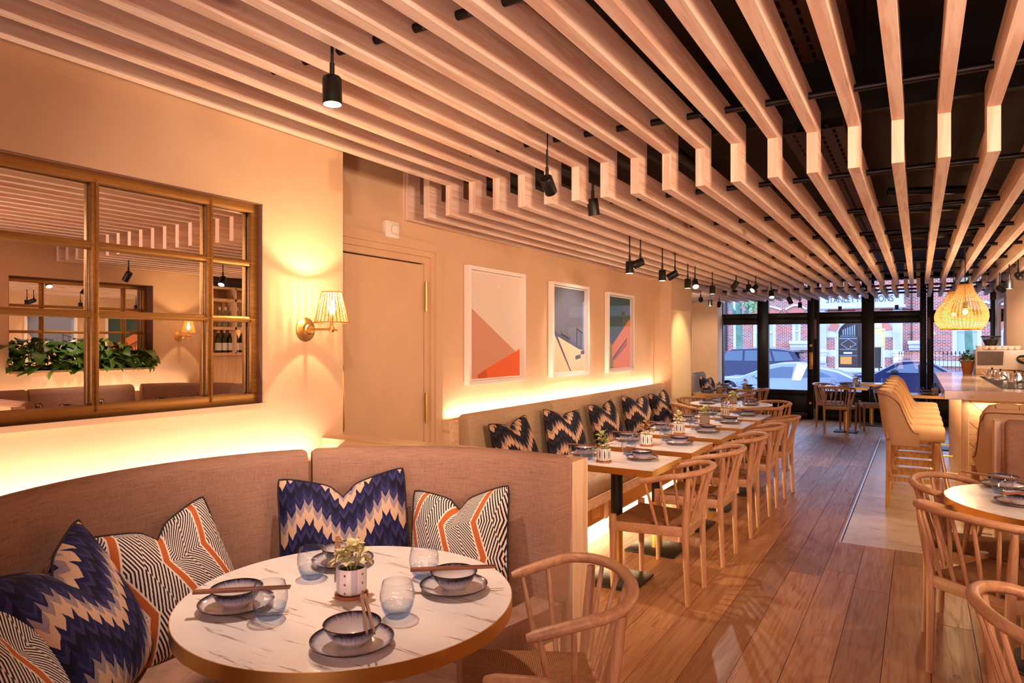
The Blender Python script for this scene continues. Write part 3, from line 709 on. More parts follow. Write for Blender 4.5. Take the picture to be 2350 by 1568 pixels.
# porch
bb('fascia', 'stucco', -5.6, -.78, 3.82, 4.62, .35, .1); bb('cornice', 'stucco', -5.7, -.68, 3.62, 3.82, .48, .1, .03); bb('cornice', 'stucco', -5.75, -.63, 4.6, 4.75, .55, .1, .03)
bb('frieze', 'rubbed', -5.1, -1.36, 3.42, 3.62, .10)
for x0, x1 in ((-5.54, -5.12), (-1.36, -.84)):
    bb('pilaster', 'stucco', x0, x1, -.45, 3.62, .28)
    for k in range(5): bb('flute', 'stucco', x0 + .05 + k * .075, x0 + .08 + k * .075, 1.1, 3.3, .30, -.27)
    bb('pilaster_base', 'stucco', x0 - .06, x1 + .10, .80, .95, .36, bev=.02); bb('pilaster_base', 'stucco', x0 - .04, x1 + .06, .62, .80, .32, bev=.02); bb('bracket', 'stucco', x0, x1, .1, .55, .45, bev=.06)
for x0, x1 in ((-5.12, -4.62), (-1.84, -1.36)):
    for z0, z1 in ((-.45, .55), (1.0, 1.78)): bb('porch_brick', 'brick', x0, x1, z0, z1, .1)
    bb('porch_band', 'stucco', x0, x1, .55, 1.0, .12); bb('impost', 'stucco', x0 - .05, x1 + .07, 1.78, 2.0, .16, bev=.02); bb('porch_band', 'stucco', x0, x1, 2.0, 3.42, .08)
m = MB()
for s in (-1, 1):
    arc = [(BX + s * (1.27 + .0), 1.97)] + [(BX + s * 1.27 * math.cos(a), 1.97 + 1.0 * math.sin(a)) for a in [PI / 2 * i / 8 for i in range(1, 9)]] + [(BX, 3.45), (BX + s * 1.42, 3.45), (BX + s * 1.42, 1.97)]
    m.prism([(x - BX, z - BZ) for x, z in arc], -.06, .05, 1)
m.build('porch_arch', 'stucco', b, smooth=0)
for s in (-1, 1):
    for a0, a1 in ((12, 34), (58, 80)):
        pts = [(1.34 * math.cos(math.radians(a)), 1.10 * math.sin(math.radians(a))) for a in (a0, (a0 + a1) / 2, a1)] + [(1.86 * math.cos(math.radians(a)), 1.5 * math.sin(math.radians(a))) for a in (a1, (a0 + a1) / 2, a0)]
        MB().prism([(s * x, z + 1.97 - BZ) for x, z in pts], -.14, -.04, 1).build('voussoir', 'rubbed', b, smooth=0)
m = MB(); m.tube([(1.27 * s * 1.0, -.03, 0.4) for s in (1, 1.0001)] + [(1.30 * math.cos(a), -.05, 2.42 + 1.02 * math.sin(a)) for a in [PI * i / 18 for i in range(19)]] + [(-1.30, -.05, .4)], .07, 8).build('porch_moulding', 'stucco', b)
bb('hall_back', 'dark_door', -4.5, -1.96, -.45, 3.0, -.55, .6); bb('step', 'stucco', -4.55, -1.9, -.45, -.14, .25)
df = bb('front_door', 'dark_door', -4.42, -3.30, -.12, 1.83, -.12, .2)
bb('fanlight', 'amberglass', -4.3, -3.42, 1.86, 2.65, -.16, .2) if False else None
for q in ((-4.4, -3.38, 1.70, 1.76), (-4.4, -3.38, 1.0, 1.05), (-4.4, -3.38, .60, .65), (-4.35, -3.45, 1.86, 1.9)): bb('door_moulding', 'stucco_grey', q[0], q[1], q[2], q[3], -.10, .14) if 'stucco_grey' in MT else bb('door_moulding', 'carsilver', q[0], q[1], q[2], q[3], -.10, .14)
m = MB()
for (x0, z0), (x1, z1) in (((-4.32, 1.36), (-3.86, 1.68)), ((-3.86, 1.68), (-3.42, 1.36)), ((-3.42, 1.36), (-3.86, 1.04)), ((-3.86, 1.04), (-4.32, 1.36))): m.cyl((x0 - BX, .09, z0 - BZ), (x1 - BX, .09, z1 - BZ), .025, n=6)
m.build('door_moulding', 'carsilver', b)
bb('letter_plate', 'stucco', -4.15, -3.65, .74, .86, -.08, .12); bb('lit_door_panel', 'amber', -4.34, -3.68, .08, .56, -.10, .14)
for k in range(6): bb('fanlight_scroll', 'carsilver', -4.2 + k * .13, -4.13 + k * .13, 1.95, 2.3 + .06 * k, -.10, .13)
MB().ball((-3.75 - BX, .06, 1.2 - BZ), .05).build('door_knob', 'brass', b)
cu = bpy.data.curves.new('sign_letters', 'FONT'); cu.body = 'STANLEY MANSIONS'; cu.size = .43; cu.align_x = 'CENTER'; cu.extrude = .01
to = bpy.data.objects.new('sign_letters', cu); COL.objects.link(to); bpy.context.view_layer.update()
mw = to.evaluated_get(bpy.context.evaluated_depsgraph_get()).to_mesh(); me = bpy.data.meshes.new_from_object(to.evaluated_get(bpy.context.evaluated_depsgraph_get())); bpy.data.objects.remove(to)
me.materials.clear(); me.materials.append(MT['ink_dark']); wd = max(v.co.x for v in me.vertices) - min(v.co.x for v in me.vertices)
k = 3.78 / wd
for v in me.vertices: v.co = (v.co.x * k, v.co.z - .36, v.co.y * 1.3 + 4.02 - BZ)
ob('sign_letters', me, b)
for x0, x1, z in ((-7.3, -6.2, 1.0), (-.52, .35, 1.0)):
    bb('white_pediment', 'stucco', x0, x1, z + .12, z + .34, .5, bev=.04); bb('white_pediment', 'stucco', x0 - .06, x1 + .06, z + .34, z + .58, .6, bev=.06); bb('white_pediment', 'stucco', x0 + .02, x1 - .02, z, z + .12, .4)
bb('plinth_band', 'stucco', .1, 12, .05, .4, .12); bb('plinth_band', 'stucco', -20, -7.0, -.45, .1, .12)
# iron railings, each upright a part
def railing(name, label, x0, n, dx, y, z1):
    t = thing(name, label, 'railing', (x0, y, -.4)); h = z1 + .4
    m = MB(); m.cyl((0, 0, .03), (0, 0, h - .12), .013, n=6); m.loft([[(r * math.cos(a), r * math.sin(a) * .4, z) for a in (0, PI / 2, PI, 1.5 * PI)] for r, z in ((.012, h - .2), (.05, h - .14), (.018, h - .1), (.04, h - .05), (.004, h))])
    m.box(-.055, .055, -.01, .01, h - .17, h - .15)
    me = m.mesh('upright', 'iron', 0)
    for i in range(n): ob('upright', me, t, (i * dx, 0, 0))
    MB().box(-.05, n * dx, -.015, .015, h - .55, h - .52).build('top_bar', 'iron', t, smooth=0)
railing('iron_railing', 'black iron railing with spear finials beside the potted plant on the bar', .62, 12, .19, 45, 1.0)
railing('iron_railing', 'short black iron railing by the white pilaster behind the dark blue car', -.98, 6, .125, 46.5, .95)
# notice board on a pole
t = thing('notice_board', 'yellow street notice with white sheet on a pole outside', 'sign', (-1.75, 40, -.4))
MB().cyl((0, .06, 0), (0, .06, 3.0), .03, n=8).build('pole', 'iron', t)
MB().box(-.32, .27, -.02, .02, 1.62, 2.60).build('board', 'yellow', t, bevel=.01)
p = MB().box(-.25, .17, -.03, -.02, 1.68, 2.38).build('sheet', 'paper', t, smooth=0)
m = MB()
for i in range(12): m.box(-.22, .13 - .1 * (i % 3 == 2), -.034, -.03, 1.72 + i * .053, 1.735 + i * .053)
m.build('print_lines', 'ink', p, smooth=0)
m = MB().cyl((.19, -.02, 2.48), (.19, -.032, 2.48), .05, n=16).build('round_symbol', 'sash', t)
MB().box(-.32, .12, -.02, .02, 2.62, 2.95).build('upper_plate', 'paper', t)
# ---------------------------------------------------------------- parked cars
def car(name, label, x, y, sx, paint_, prof, glass, top_z, beltz, side_y=.78, bars=()):
    "prof: side outline (x,z) of body; glass: list of side window polygons; sits with wheels on the street"
    t = thing(name, label, 'car', (x, y, -.5))
    body = [(a - x, z + .5) for a, z in prof]
    n = len(body); rings = []
    for f, inset in ((-.90, 0.10), (-.84, .0), (.84, .0), (.90, .10)):
        rings.append([(a, f * (1 - .18 * max(0, (z - (beltz + .5)) / (top_z - beltz))) , z - inset * .25 * (1 if z > .5 else -.4)) for a, z in body])
    m = MB(); m.loft(rings, True).build('body', paint_, t, smooth=35)
    for gpoly in glass:
        fy = [-(.84 * (1 - .18 * max(0, (z - beltz) / (top_z - beltz))) + .012 + .05) for a, z in gpoly]
        vs = [(a - x, q, z + .5) for (a, z), q in zip(gpoly, fy)]; vs2 = [(v[0], v[1] + .03, v[2]) for v in vs]; k = len(vs)
        MB().add(vs + vs2, [tuple(range(k))] + [(i, (i + 1) % k, k + (i + 1) % k, k + i) for i in range(k)]).build('side_window', 'carglass', t, smooth=0)
    for bar in bars:
        vs = [(a - x, -.90 + .06 * (z > .5), z + .5) for a, z in bar]; k = len(vs); vs2 = [(v[0], v[1] + .05, v[2]) for v in vs]
        MB().add(vs + vs2, [tuple(range(k))] + [(i, (i + 1) % k, k + (i + 1) % k, k + i) for i in range(k)]).build('roll_hoop', 'white', t, smooth=0)
    return t
def wheels(t, xs, r, x):
    for a in xs:
        for s in (-1, 1):
            w = MB().cyl((a - x, s * .70, r), (a - x, s * .90, r), r, n=24).build('wheel', 'tyre', t); MB().cyl((a - x, s * .88, r), (a - x, s * .915, r), r * .66, n=16).build('hub', 'carsilver', w)
def mirror_part(t, x, z, paint_): MB().ball((x, -1.0, z), .12, 10, (1.0, .7, .7)).build('door_mirror', paint_, t)
x = -3.8
c = car('sports_car', 'silver sports car with a white roll hoop parked outside', x, 25.3, 1, 'carsilver',
    [(-6.45, -.25), (-6.5, .05), (-6.3, .18), (-5.85, .27), (-5.37, .27), (-4.75, .53), (-4.35, .72), (-4.07, .78), (-3.51, .80), (-3.15, .73), (-2.78, .63), (-2.29, .53), (-1.85, .33), (-1.6, .21), (-1.52, -.05), (-1.6, -.28)],
    [[(-4.95, .30), (-4.35, .57), (-3.98, .655), (-3.62, .655), (-3.68, .30)], [(-3.32, .32), (-3.28, .62), (-2.75, .50), (-2.45, .36)]], .80, .27,
    bars=[[(-3.64, .21), (-3.36, .21), (-3.16, .72), (-3.5, .76)]])
wheels(c, (-5.75, -2.55), .33, x); mirror_part(c, -4.7 - x, .30 + .5, 'carsilver')
x = -7.0
c = car('estate_car', 'tall dark blue off-road car with frosted windows behind the silver car', x, 33.9, 1, 'carsuv',
    [(-9.6, -.1), (-9.6, .45), (-9.3, .56), (-8.5, .62), (-7.95, 1.02), (-7.56, 1.17), (-6.4, 1.22), (-5.48, 1.18), (-4.85, 1.08), (-4.62, .72), (-4.35, .55), (-4.3, .1), (-4.4, -.15)],
    [[(-8.3, .62), (-7.78, 1.06), (-7.1, 1.10), (-7.1, .62)], [(-7.0, .62), (-7.0, 1.10), (-5.9, 1.10), (-5.75, .62)], [(-5.65, .62), (-5.8, 1.09), (-5.1, 1.04), (-4.85, .66)]], 1.22, .58)
wheels(c, (-8.9, -5.2), .38, x); MB().box(-4.95 - x, -4.45 - x, -.75, .75, 1.50, 1.56).build('spoiler', 'tyre', c, bevel=.02)
MB().box(-7.6 - x, -5.4 - x, -.74, -.70, 1.74, 1.77).build('roof_rail', 'carsilver', c); MB().box(-7.6 - x, -5.4 - x, .70, .74, 1.74, 1.77).build('roof_rail', 'carsilver', c)
x = -.3
c = car('saloon_car', 'dark blue car with black door mirror parked in front of the white porch', x, 27.5, 1, 'carblue',
    [(-2.75, -.25), (-2.8, .05), (-2.6, .18), (-2.02, .33), (-1.3, .41), (-.75, .74), (-.46, .84), (.03, .86), (.44, .77), (.85, .52), (1.45, .42), (1.6, .1), (1.5, -.28)],
    [[(-.98, .45), (-.55, .70), (-.2, .765), (.0, .77), (.0, .45)], [(.06, .45), (.06, .765), (.38, .70), (.68, .50), (.5, .45)]], .86, .42)
wheels(c, (-2.0, .85), .33, x); mirror_part(c, -.70 - x, .98, 'tyre')
MB().box(-2.78 - x, -2.6 - x, -.7, -.4, .45, .52).build('headlamp', 'white', c, bevel=.02)
# ---------------------------------------------------------------- street trees
def tree(label, x, y, r, lean, bark, branches, leaves):
    t = thing('street_tree', label, 'tree', (x, y, -.4))
    MB().tube([(0, 0, 0), (lean * .4, 0, 1.6), (lean, 0, 3.6), (lean * 1.3, 0, 4.6)], [r * 1.2, r, r * .9, r * .85], 14).build('trunk', bark, t)
    for i, br in enumerate(branches): MB().tube(br, [r * .55, r * .45, r * .3][:len(br)], 8).build('branch', bark, t)
    if leaves:
        rr = random.Random(4); m = MB()
        for cx, cz, rad, n in leaves:
            for _ in range(n):
                c = Vector((cx + rr.gauss(0, rad), rr.gauss(0, .3), cz + rr.gauss(0, rad))); s = rr.uniform(.05, .09); a = rr.uniform(0, 6.28)
                u = Vector((math.cos(a), rr.uniform(-.5, .5), math.sin(a))) * s; w = Vector((-math.sin(a), rr.uniform(-.5, .5), math.cos(a))) * s * .7
                m.add([c - u, c - w, c + u, c + w], [(0, 1, 2, 3)])
        m.build('leaves', 'leaf_tree', t, smooth=0, kind='stuff')
    return t
tree('street tree with a forked mossy trunk behind the tall off-road car', -8.72, 40, .19, -.08, 'bark_moss', [[(-.05, 0, 3.1), (-.5, 0, 3.9), (-.8, 0, 4.9)], [(.0, 0, 3.6), (-.25, 0, 4.4), (-.3, 0, 5.2)], [(.25, 0, 3.3), (.45, 0, 3.9), (.62, 0, 4.6)]],
     [(.55, 4.05, .16, 60), (.75, 3.75, .14, 40), (.35, 4.1, .12, 30), (-.1, 5.0, .5, 120)])
tree('straight green-grey tree trunk in front of the curtained window behind the bar plant', 2.18, 40, .17, -.15, 'bark_moss', [], [(-.3, 4.6, .3, 90)])
# ---------------------------------------------------------------- booths
CX, CY = -1.415, 1.459                       # centre of the front round table
def arc(cx, cy, r, a0, a1, n): return [(cx + r * math.cos(math.radians(a0 + (a1 - a0) * i / n)), cy + r * math.sin(math.radians(a0 + (a1 - a0) * i / n))) for i in range(n + 1)]
def backprof(th=.125, z0=.42, z1=1.02, lean=.05):
    "cross section of an upholstered back: u=0 at the front bottom, rising with a slight lean to a rounded top"
    r = th * .48; out = [(0, z0), (th, z0)]
    for i in range(9):
        a = PI * i / 8; out.append((lean + th / 2 + (th / 2) * math.cos(a), z1 - r + r * math.sin(a)))
    return out
def booth(name, label, cx, cy, segs, seat_segs, side=1, ext=None, seat_in=.52):
    t = thing(name, label, 'banquette', (0, 0, 0))
    pr = backprof()
    for a0, a1, tail in segs:
        path = arc(cx, cy, .945, a0, a1, max(6, int(abs(a1 - a0) / 5)))
        if tail: path = path + tail if tail[0] != 'pre' else tail[1:] + path
        # shrink ends a little so the seam shows and round them over
        prs = []
        m = MB(); P = [Vector((p[0], p[1], 0)) for p in path]; k = len(P); rings = []
        if tail or True:
            t0 = (P[0] - P[1]).normalized(); t1 = (P[-1] - P[-2]).normalized()
            P = [P[0] - t0 * .006 , P[0] - t0 * .024] + P[1:-1] + [P[-1] - t1 * .024, P[-1] - t1 * .006]
        k = len(P)
        sg = -1 if a1 > a0 else 1
        for i in range(k):
            tt = (P[min(i + 1, k - 1)] - P[max(i - 1, 0)]).normalized(); nr = Vector((-tt.y, tt.x, 0)) * sg
            e = .014 if i in (0, k - 1) else 0
            um = (.05 + .125) / 2; zm = .72
            rings.append([P[i] + nr * (u + (um - u) * e * 8) + Vector((0, 0, z + (zm - z) * e * 2.4)) for u, z in pr])
        m.loft(rings, True).build('backrest', 'linen', t, smooth=50)
    for a0, a1 in seat_segs:
        n = max(6, int(abs(a1 - a0) / 5)); m = MB(); rings = []
        prof = rrect(seat_in, .955, .33, .46, .035, 4, (0, 1, 1, 1)) if False else [(.957, .33), (.957, .458)] + [(seat_in + .04 - .04 * math.sin(a), .42 + .04 * math.cos(a)) for a in [PI / 2 * i / 5 for i in range(6)]] + [(seat_in, .36), (seat_in + .02, .33)]
        for i in range(n + 1):
            a = math.radians(a0 + (a1 - a0) * i / n)
            rings.append([(cx + r * math.cos(a), cy + r * math.sin(a), z) for r, z in prof])
        m.loft(rings, True).build('seat_cushion', 'linen', t, smooth=40)
    a0, a1 = seat_segs[0][0], seat_segs[-1][1]; n = 24; rings = []
    for i in range(n + 1):
        a = math.radians(a0 + (a1 - a0) * i / n)
        rings.append([(cx + r * math.cos(a), cy + r * math.sin(a), z) for r, z in ((.95, .06), (.95, .328), (seat_in + .06, .328), (seat_in + .06, .06))])
    MB().loft(rings, True).build('base', 'ply', t, smooth=40)
    return t
# front booth
bt = booth('corner_banquette', 'curved taupe linen booth seat wrapped round the front marble table', CX, CY,
           [(79.5, 143.5, None), (143.5, 214, None), (214, 240, None)], [(77, 143), (143, 190), (190, 240)])
# partition between the booth and the wall benches, ledge included
t = thing('partition', 'pale wooden partition panel with ledge behind the front booth', 'partition', (0, 0, 0))
m = MB(); m.box(XP, -1.30, 2.545, 2.70, 0, .985); m.build('panel', 'ply', t, smooth=0, bevel=.0015)
MB().box(-1.302, -1.225, 2.548, 2.698, 0, .9845).build('end_panel', 'ply_v', t, smooth=0, bevel=.002)
led = [(-1.62, 2.545)] + arc(CX, CY, 1.085, 94, 139, 10)[0:] + [(-2.50, 2.545)]
m = MB(); m.prism(led, .93, .984, 2).build('ledge', 'ply', t, smooth=0)
# right-hand booth
RX, RY = 1.06, 3.94
t2 = thing('corner_banquette', 'taupe linen booth seat against the right wall below the leafy mirror, half hidden', 'banquette', (0, 0, 0))
pr = backprof()
def straight_back(par, p0, p1, sg, mat='linen', prof=None, r=.024):
    P0, P1 = Vector((*p0, 0)), Vector((*p1, 0)); d = (P1 - P0).normalized(); nr = Vector((-d.y, d.x, 0)) * sg; rings = []; prof = prof or pr
    us = [u for u, z in prof]; zs = [z for u, z in prof]; um = (min(us) + max(us)) / 2; zm = (min(zs) + max(zs)) / 2
    for q, e in ((.003, .34), (.008, .16), (r, 0), (None, 0), (-r, 0), (-.008, .16), (-.003, .34)):
        if q is None: continue
        B = P0 + d * q if q > 0 else P1 + d * q
        rings.append([B + nr * (u + (um - u) * e) + Vector((0, 0, z + (zm - z) * e * .2)) for u, z in prof])
    return MB().loft(rings, True).build('backrest', mat, par, smooth=50)
straight_back(t2, (.44, 4.895), (1.18, 4.895), 1); straight_back(t2, (1.92, 4.35), (1.92, 3.3), 1)
m = MB(); P = arc(1.20, 4.20, .705, 92, 15, 12)
sweep([(p[0], p[1]) for p in P], pr).build('backrest', 'linen', t2, smooth=50)
straight_back(t2, (1.92, 3.3), (1.92, 2.9), 1); straight_back(t2, (1.4, 2.75), (.5, 2.75), 1)
m = MB(); m.box(.45, 1.98, 4.40, 4.90, .33, .46).build('seat_cushion', 'linen', t2, bevel=.03); m = MB(); m.box(1.45, 1.98, 2.78, 4.40, .33, .46).build('seat_cushion', 'linen', t2, bevel=.03)
m = MB(); m.box(.50, 1.98, 4.46, 4.90, .06, .33).build('base', 'ply', t2); m = MB(); m.box(1.5, 1.98, 2.78, 4.46, .06, .33).build('base', 'ply', t2)
t = thing('partition', 'cream edged partition panel behind the right-hand booth by the tufted stool', 'partition', (0, 0, 0))
MB().box(.43, 2.14, 5.06, 5.20, 0, 1.0).build('panel', 'ply', t, smooth=0, bevel=.002)
MB().box(.395, .43, 5.055, 5.205, 0, 1.003).build('end_panel', 'ply_v', t, smooth=0, bevel=.003)
t = thing('partition', 'low pale partition closing the near end of the right-hand booth, seen reflected', 'partition', (0, 0, 0))
MB().box(.5, 2.14, 2.52, 2.62, 0, .985).build('panel', 'ply', t, smooth=0, bevel=.002)
# ---------------------------------------------------------------- long bench along the picture wall
bn = thing('bench', 'long tan linen wall bench under the three framed pictures', 'bench', (0, 0, 0))
bp = backprof(.12, .42, .95, .03)
bpr = [(u, z) for u, z in bp]
for y0, y1 in ((4.14, 5.49), (5.49, 6.83), (6.83, 8.66)):
    straight_back(bn, (-2.80, y1), (-2.80, y0), -1, 'linen2', bpr)
for y0, y1, dx in ((2.74, 4.52, 0), (4.52, 6.2, 0), (6.2, 7.5, 0), (7.5, 8.66, .44)):
    prof = [(-2.80, .32), (-2.80, .458)] + [(-2.08 - dx - .05 + .05 * math.sin(a), .41 + .05 * math.cos(a)) for a in [PI / 2 * i / 6 for i in range(7)]] + [(-2.08 - dx, .345), (-2.10 - dx, .32)]
    m = MB(); m.loft([[(x * (1 - e) + (-2.44 - dx / 2) * e, y, z * (1 - e) + .39 * e) for x, z in prof] for y, e in ((y0 + .002, .03), (y0 + .015, 0), (y1 - .015, 0), (y1 - .002, .03))], True).build('seat_cushion', 'linen2', bn, smooth=50)
m = MB(); m.box(-2.92, -2.075, 2.72, 7.5, .245, .32).box(-2.92, -2.515, 7.5, 8.70, .245, .32).build('seat_rail', 'ply', bn, smooth=0)
for i, (y0, y1) in enumerate(((2.74, 4.92), (4.98, 6.9), (6.96, 7.48), (7.5, 8.68))): MB().box(-2.90, -2.10 if y0 < 7.5 else -2.54, y0, y1, .11, .245).build('cane_panel', 'cane', bn, smooth=0)
for y in (4.95, 6.93): MB().box(-2.9, -2.085, y - .03, y + .03, .11, .245).build('stile', 'ply_v', bn, smooth=0)
MB().box(-2.90, -2.34, 2.74, 7.45, 0, .11).box(-2.90, -2.6, 7.45, 8.68, 0, .11).build('plinth', 'ply', bn, smooth=0)
MB().box(XP, -2.925, 4.03, 8.76, 0, .895).build('ledge_box', 'ply', bn, smooth=0); 
t = thing('socket_plate', 'double brass wall socket on the woven panel below the bench seat', 'socket', (-2.098, 4.765, .195))
MB().box(-.004, .004, -.075, .075, -.045, .045).build('plate', 'brass_dull', t, bevel=.002)
for y in (-.04, .04): MB().box(.003, .0055, y - .018, y + .018, -.03, .01).build('socket_face', 'brass_dull', t, bevel=.001); MB().box(.003, .009, y - .012, y + .004, .016, .034).build('switch', 'brass_dull', t)
# second wall bench in the alcove by the shopfront
bn2 = thing('bench', 'short linen bench in the alcove beside the shopfront window', 'bench', (0, 0, 0))
straight_back(bn2, (-3.27, 12.4), (-3.27, 9.9), -1, 'linen2', bpr)
MB().box(-3.28, -2.80, 9.8, 12.4, .32, .46).build('seat_cushion', 'linen2', bn2, bevel=.03); MB().box(-3.4, -2.84, 9.8, 12.4, 0, .32).build('base', 'ply', bn2, smooth=0); MB().box(-4.1, -3.43, 9.72, 13.86, 0, .46).build('ledge_box', 'ply', bn2, smooth=0)
# ---------------------------------------------------------------- cushions
def cushion_meshes(w, h, T, chop=.055, mat='ikat', seed=0, N=22):
    rr = random.Random(seed); m = MB(); uv = []
    def P(i, j, s):
        u, v = i / N, j / N; x, y = u * 2 - 1, v * 2 - 1
        ex = 1 - .10 * (1 - x * x) ** 1.0 * 0; 
        cr = 1 - .045 * (abs(x) * abs(y)) ** 5; px = x * w / 2 * (1 - .05 * (1 - y * y)) * cr; py = y * h / 2 * (1 - .025 * (1 - x * x)) * cr
        if y > -.2: py -= chop * (.85 * max(0, 1 - abs(x)) ** 1.2 + .45 * math.exp(-(x / .13) ** 2)) * ((y + .2) / 1.2) ** 1.5
        th = T / 2 * (max(0.0, 1 - abs(x) ** 2.6) * max(0.0, 1 - abs(y) ** 2.6)) ** .55
        th *= 1 + .22 * (-y) - .35 * math.exp(-(x / .25) ** 2) * max(0, y)
        return (px, s * th, py), (u, v)
    for s in (1, -1):
        b = len(m.v)
        for j in range(N + 1):
            for i in range(N + 1):
                p, q = P(i, j, s); m.v.append(p); uv.append(q)
        for j in range(N):
            for i in range(N):
                a = b + j * (N + 1) + i; f = (a, a + 1, a + N + 2, a + N + 1); m.f.append(f if s < 0 else f[::-1]); m.mi.append(0)
    m.uv = uv; me = m.mesh('cover', mat, 80)
    edge = [(i, 0) for i in range(N)] + [(N, j) for j in range(N)] + [(N - i, N) for i in range(N)] + [(0, N - j) for j in range(N)]
    pts = [P(i, j, 1)[0] for i, j in edge]; pts = [(p[0] * 1.004, 0, p[2] * 1.004) for p in pts] + [(pts[0][0] * 1.004, 0, pts[0][2] * 1.004)]
    pm = MB().tube(pts, .0042, 6).mesh('piping', 'piping_dark', 60)
    return me, pm
MT['piping_dark'] = plain('dark_cushion_piping', '#231a24', .8)
def cushion(label, loc, face, tilt, roll, size=.46, mat='ikat', group=None, T=.19, seed=1, chop=.055, hgt=None):
    "face: heading (deg) the front looks to; tilt: leaning back; roll: twist in its own plane"
    me, pm = cushion_meshes(size, hgt or size, T, chop, mat, seed)
    R = Matrix.Rotation(math.radians(face + 90), 4, 'Z') @ Matrix.Rotation(math.radians(-tilt), 4, 'X') @ Matrix.Rotation(math.radians(roll), 4, 'Y')
    o = ob('cushion', me, None, loc, R.to_euler()); tag(o, label, 'cushion', group); ob('piping', pm, o)
    return o
cushion('striped orange and black cushion cut off at the front left end of the booth', (-1.88, .775, .655), 48, 24, 4, .48, 'maze', 'booth cushions', seed=3)
cushion('large indigo feather-patterned cushion at the left of the front booth', (-2.06, 1.03, .675), 36, 24, -4, .52, 'ikat', 'booth cushions', T=.22, seed=4, chop=.09)
cushion('striped orange and black cushion between the two indigo cushions in the booth', (-2.205, 1.42, .665), 4, 24, -6, .48, 'maze', 'booth cushions', seed=5, chop=.07)
cushion('indigo feather-patterned cushion in the curve of the booth behind the table', (-1.985, 2.02, .70), -46, 20, -3, .52, 'ikat', 'booth cushions', seed=6, chop=.075)
cushion('striped orange and black cushion at the right of the front booth', (-1.60, 2.265, .675), -80, 20, -7, .44, 'maze', 'booth cushions', seed=7, chop=.07)
nm = ['nearest', 'second nearest', 'middle', 'fourth', 'farthest']
for i, y in enumerate((4.50, 5.36, 6.27, 7.16, 7.99)):
    cushion('%s of the five black and tan feather cushions along the wall bench' % nm[i], (-2.645, y, .665), -8 - 6 * (i % 2), 18, (-4, 5, -3, 4, -5)[i], .48, 'ikat2', 'wall bench cushions', seed=10 + i)
cushion('black and tan feather cushion in the alcove by the shopfront', (-3.08, 11.75, .67), -10, 18, 6, .48, 'ikat2', seed=20)
for i, (x, y, f) in enumerate(((1.80, 3.15, 180), (1.80, 3.75, 175), (1.62, 4.62, 225), (1.0, 4.74, 262))):
    cushion(('cushion on the right-hand booth under the leafy mirror, seen reflected, %s' % ('nearest the camera', 'second along', 'in its corner', 'by the cream partition')[i]), (x, y, .665), f, 18, 3, .46, 'ikat2', 'right booth cushions', seed=30 + i)
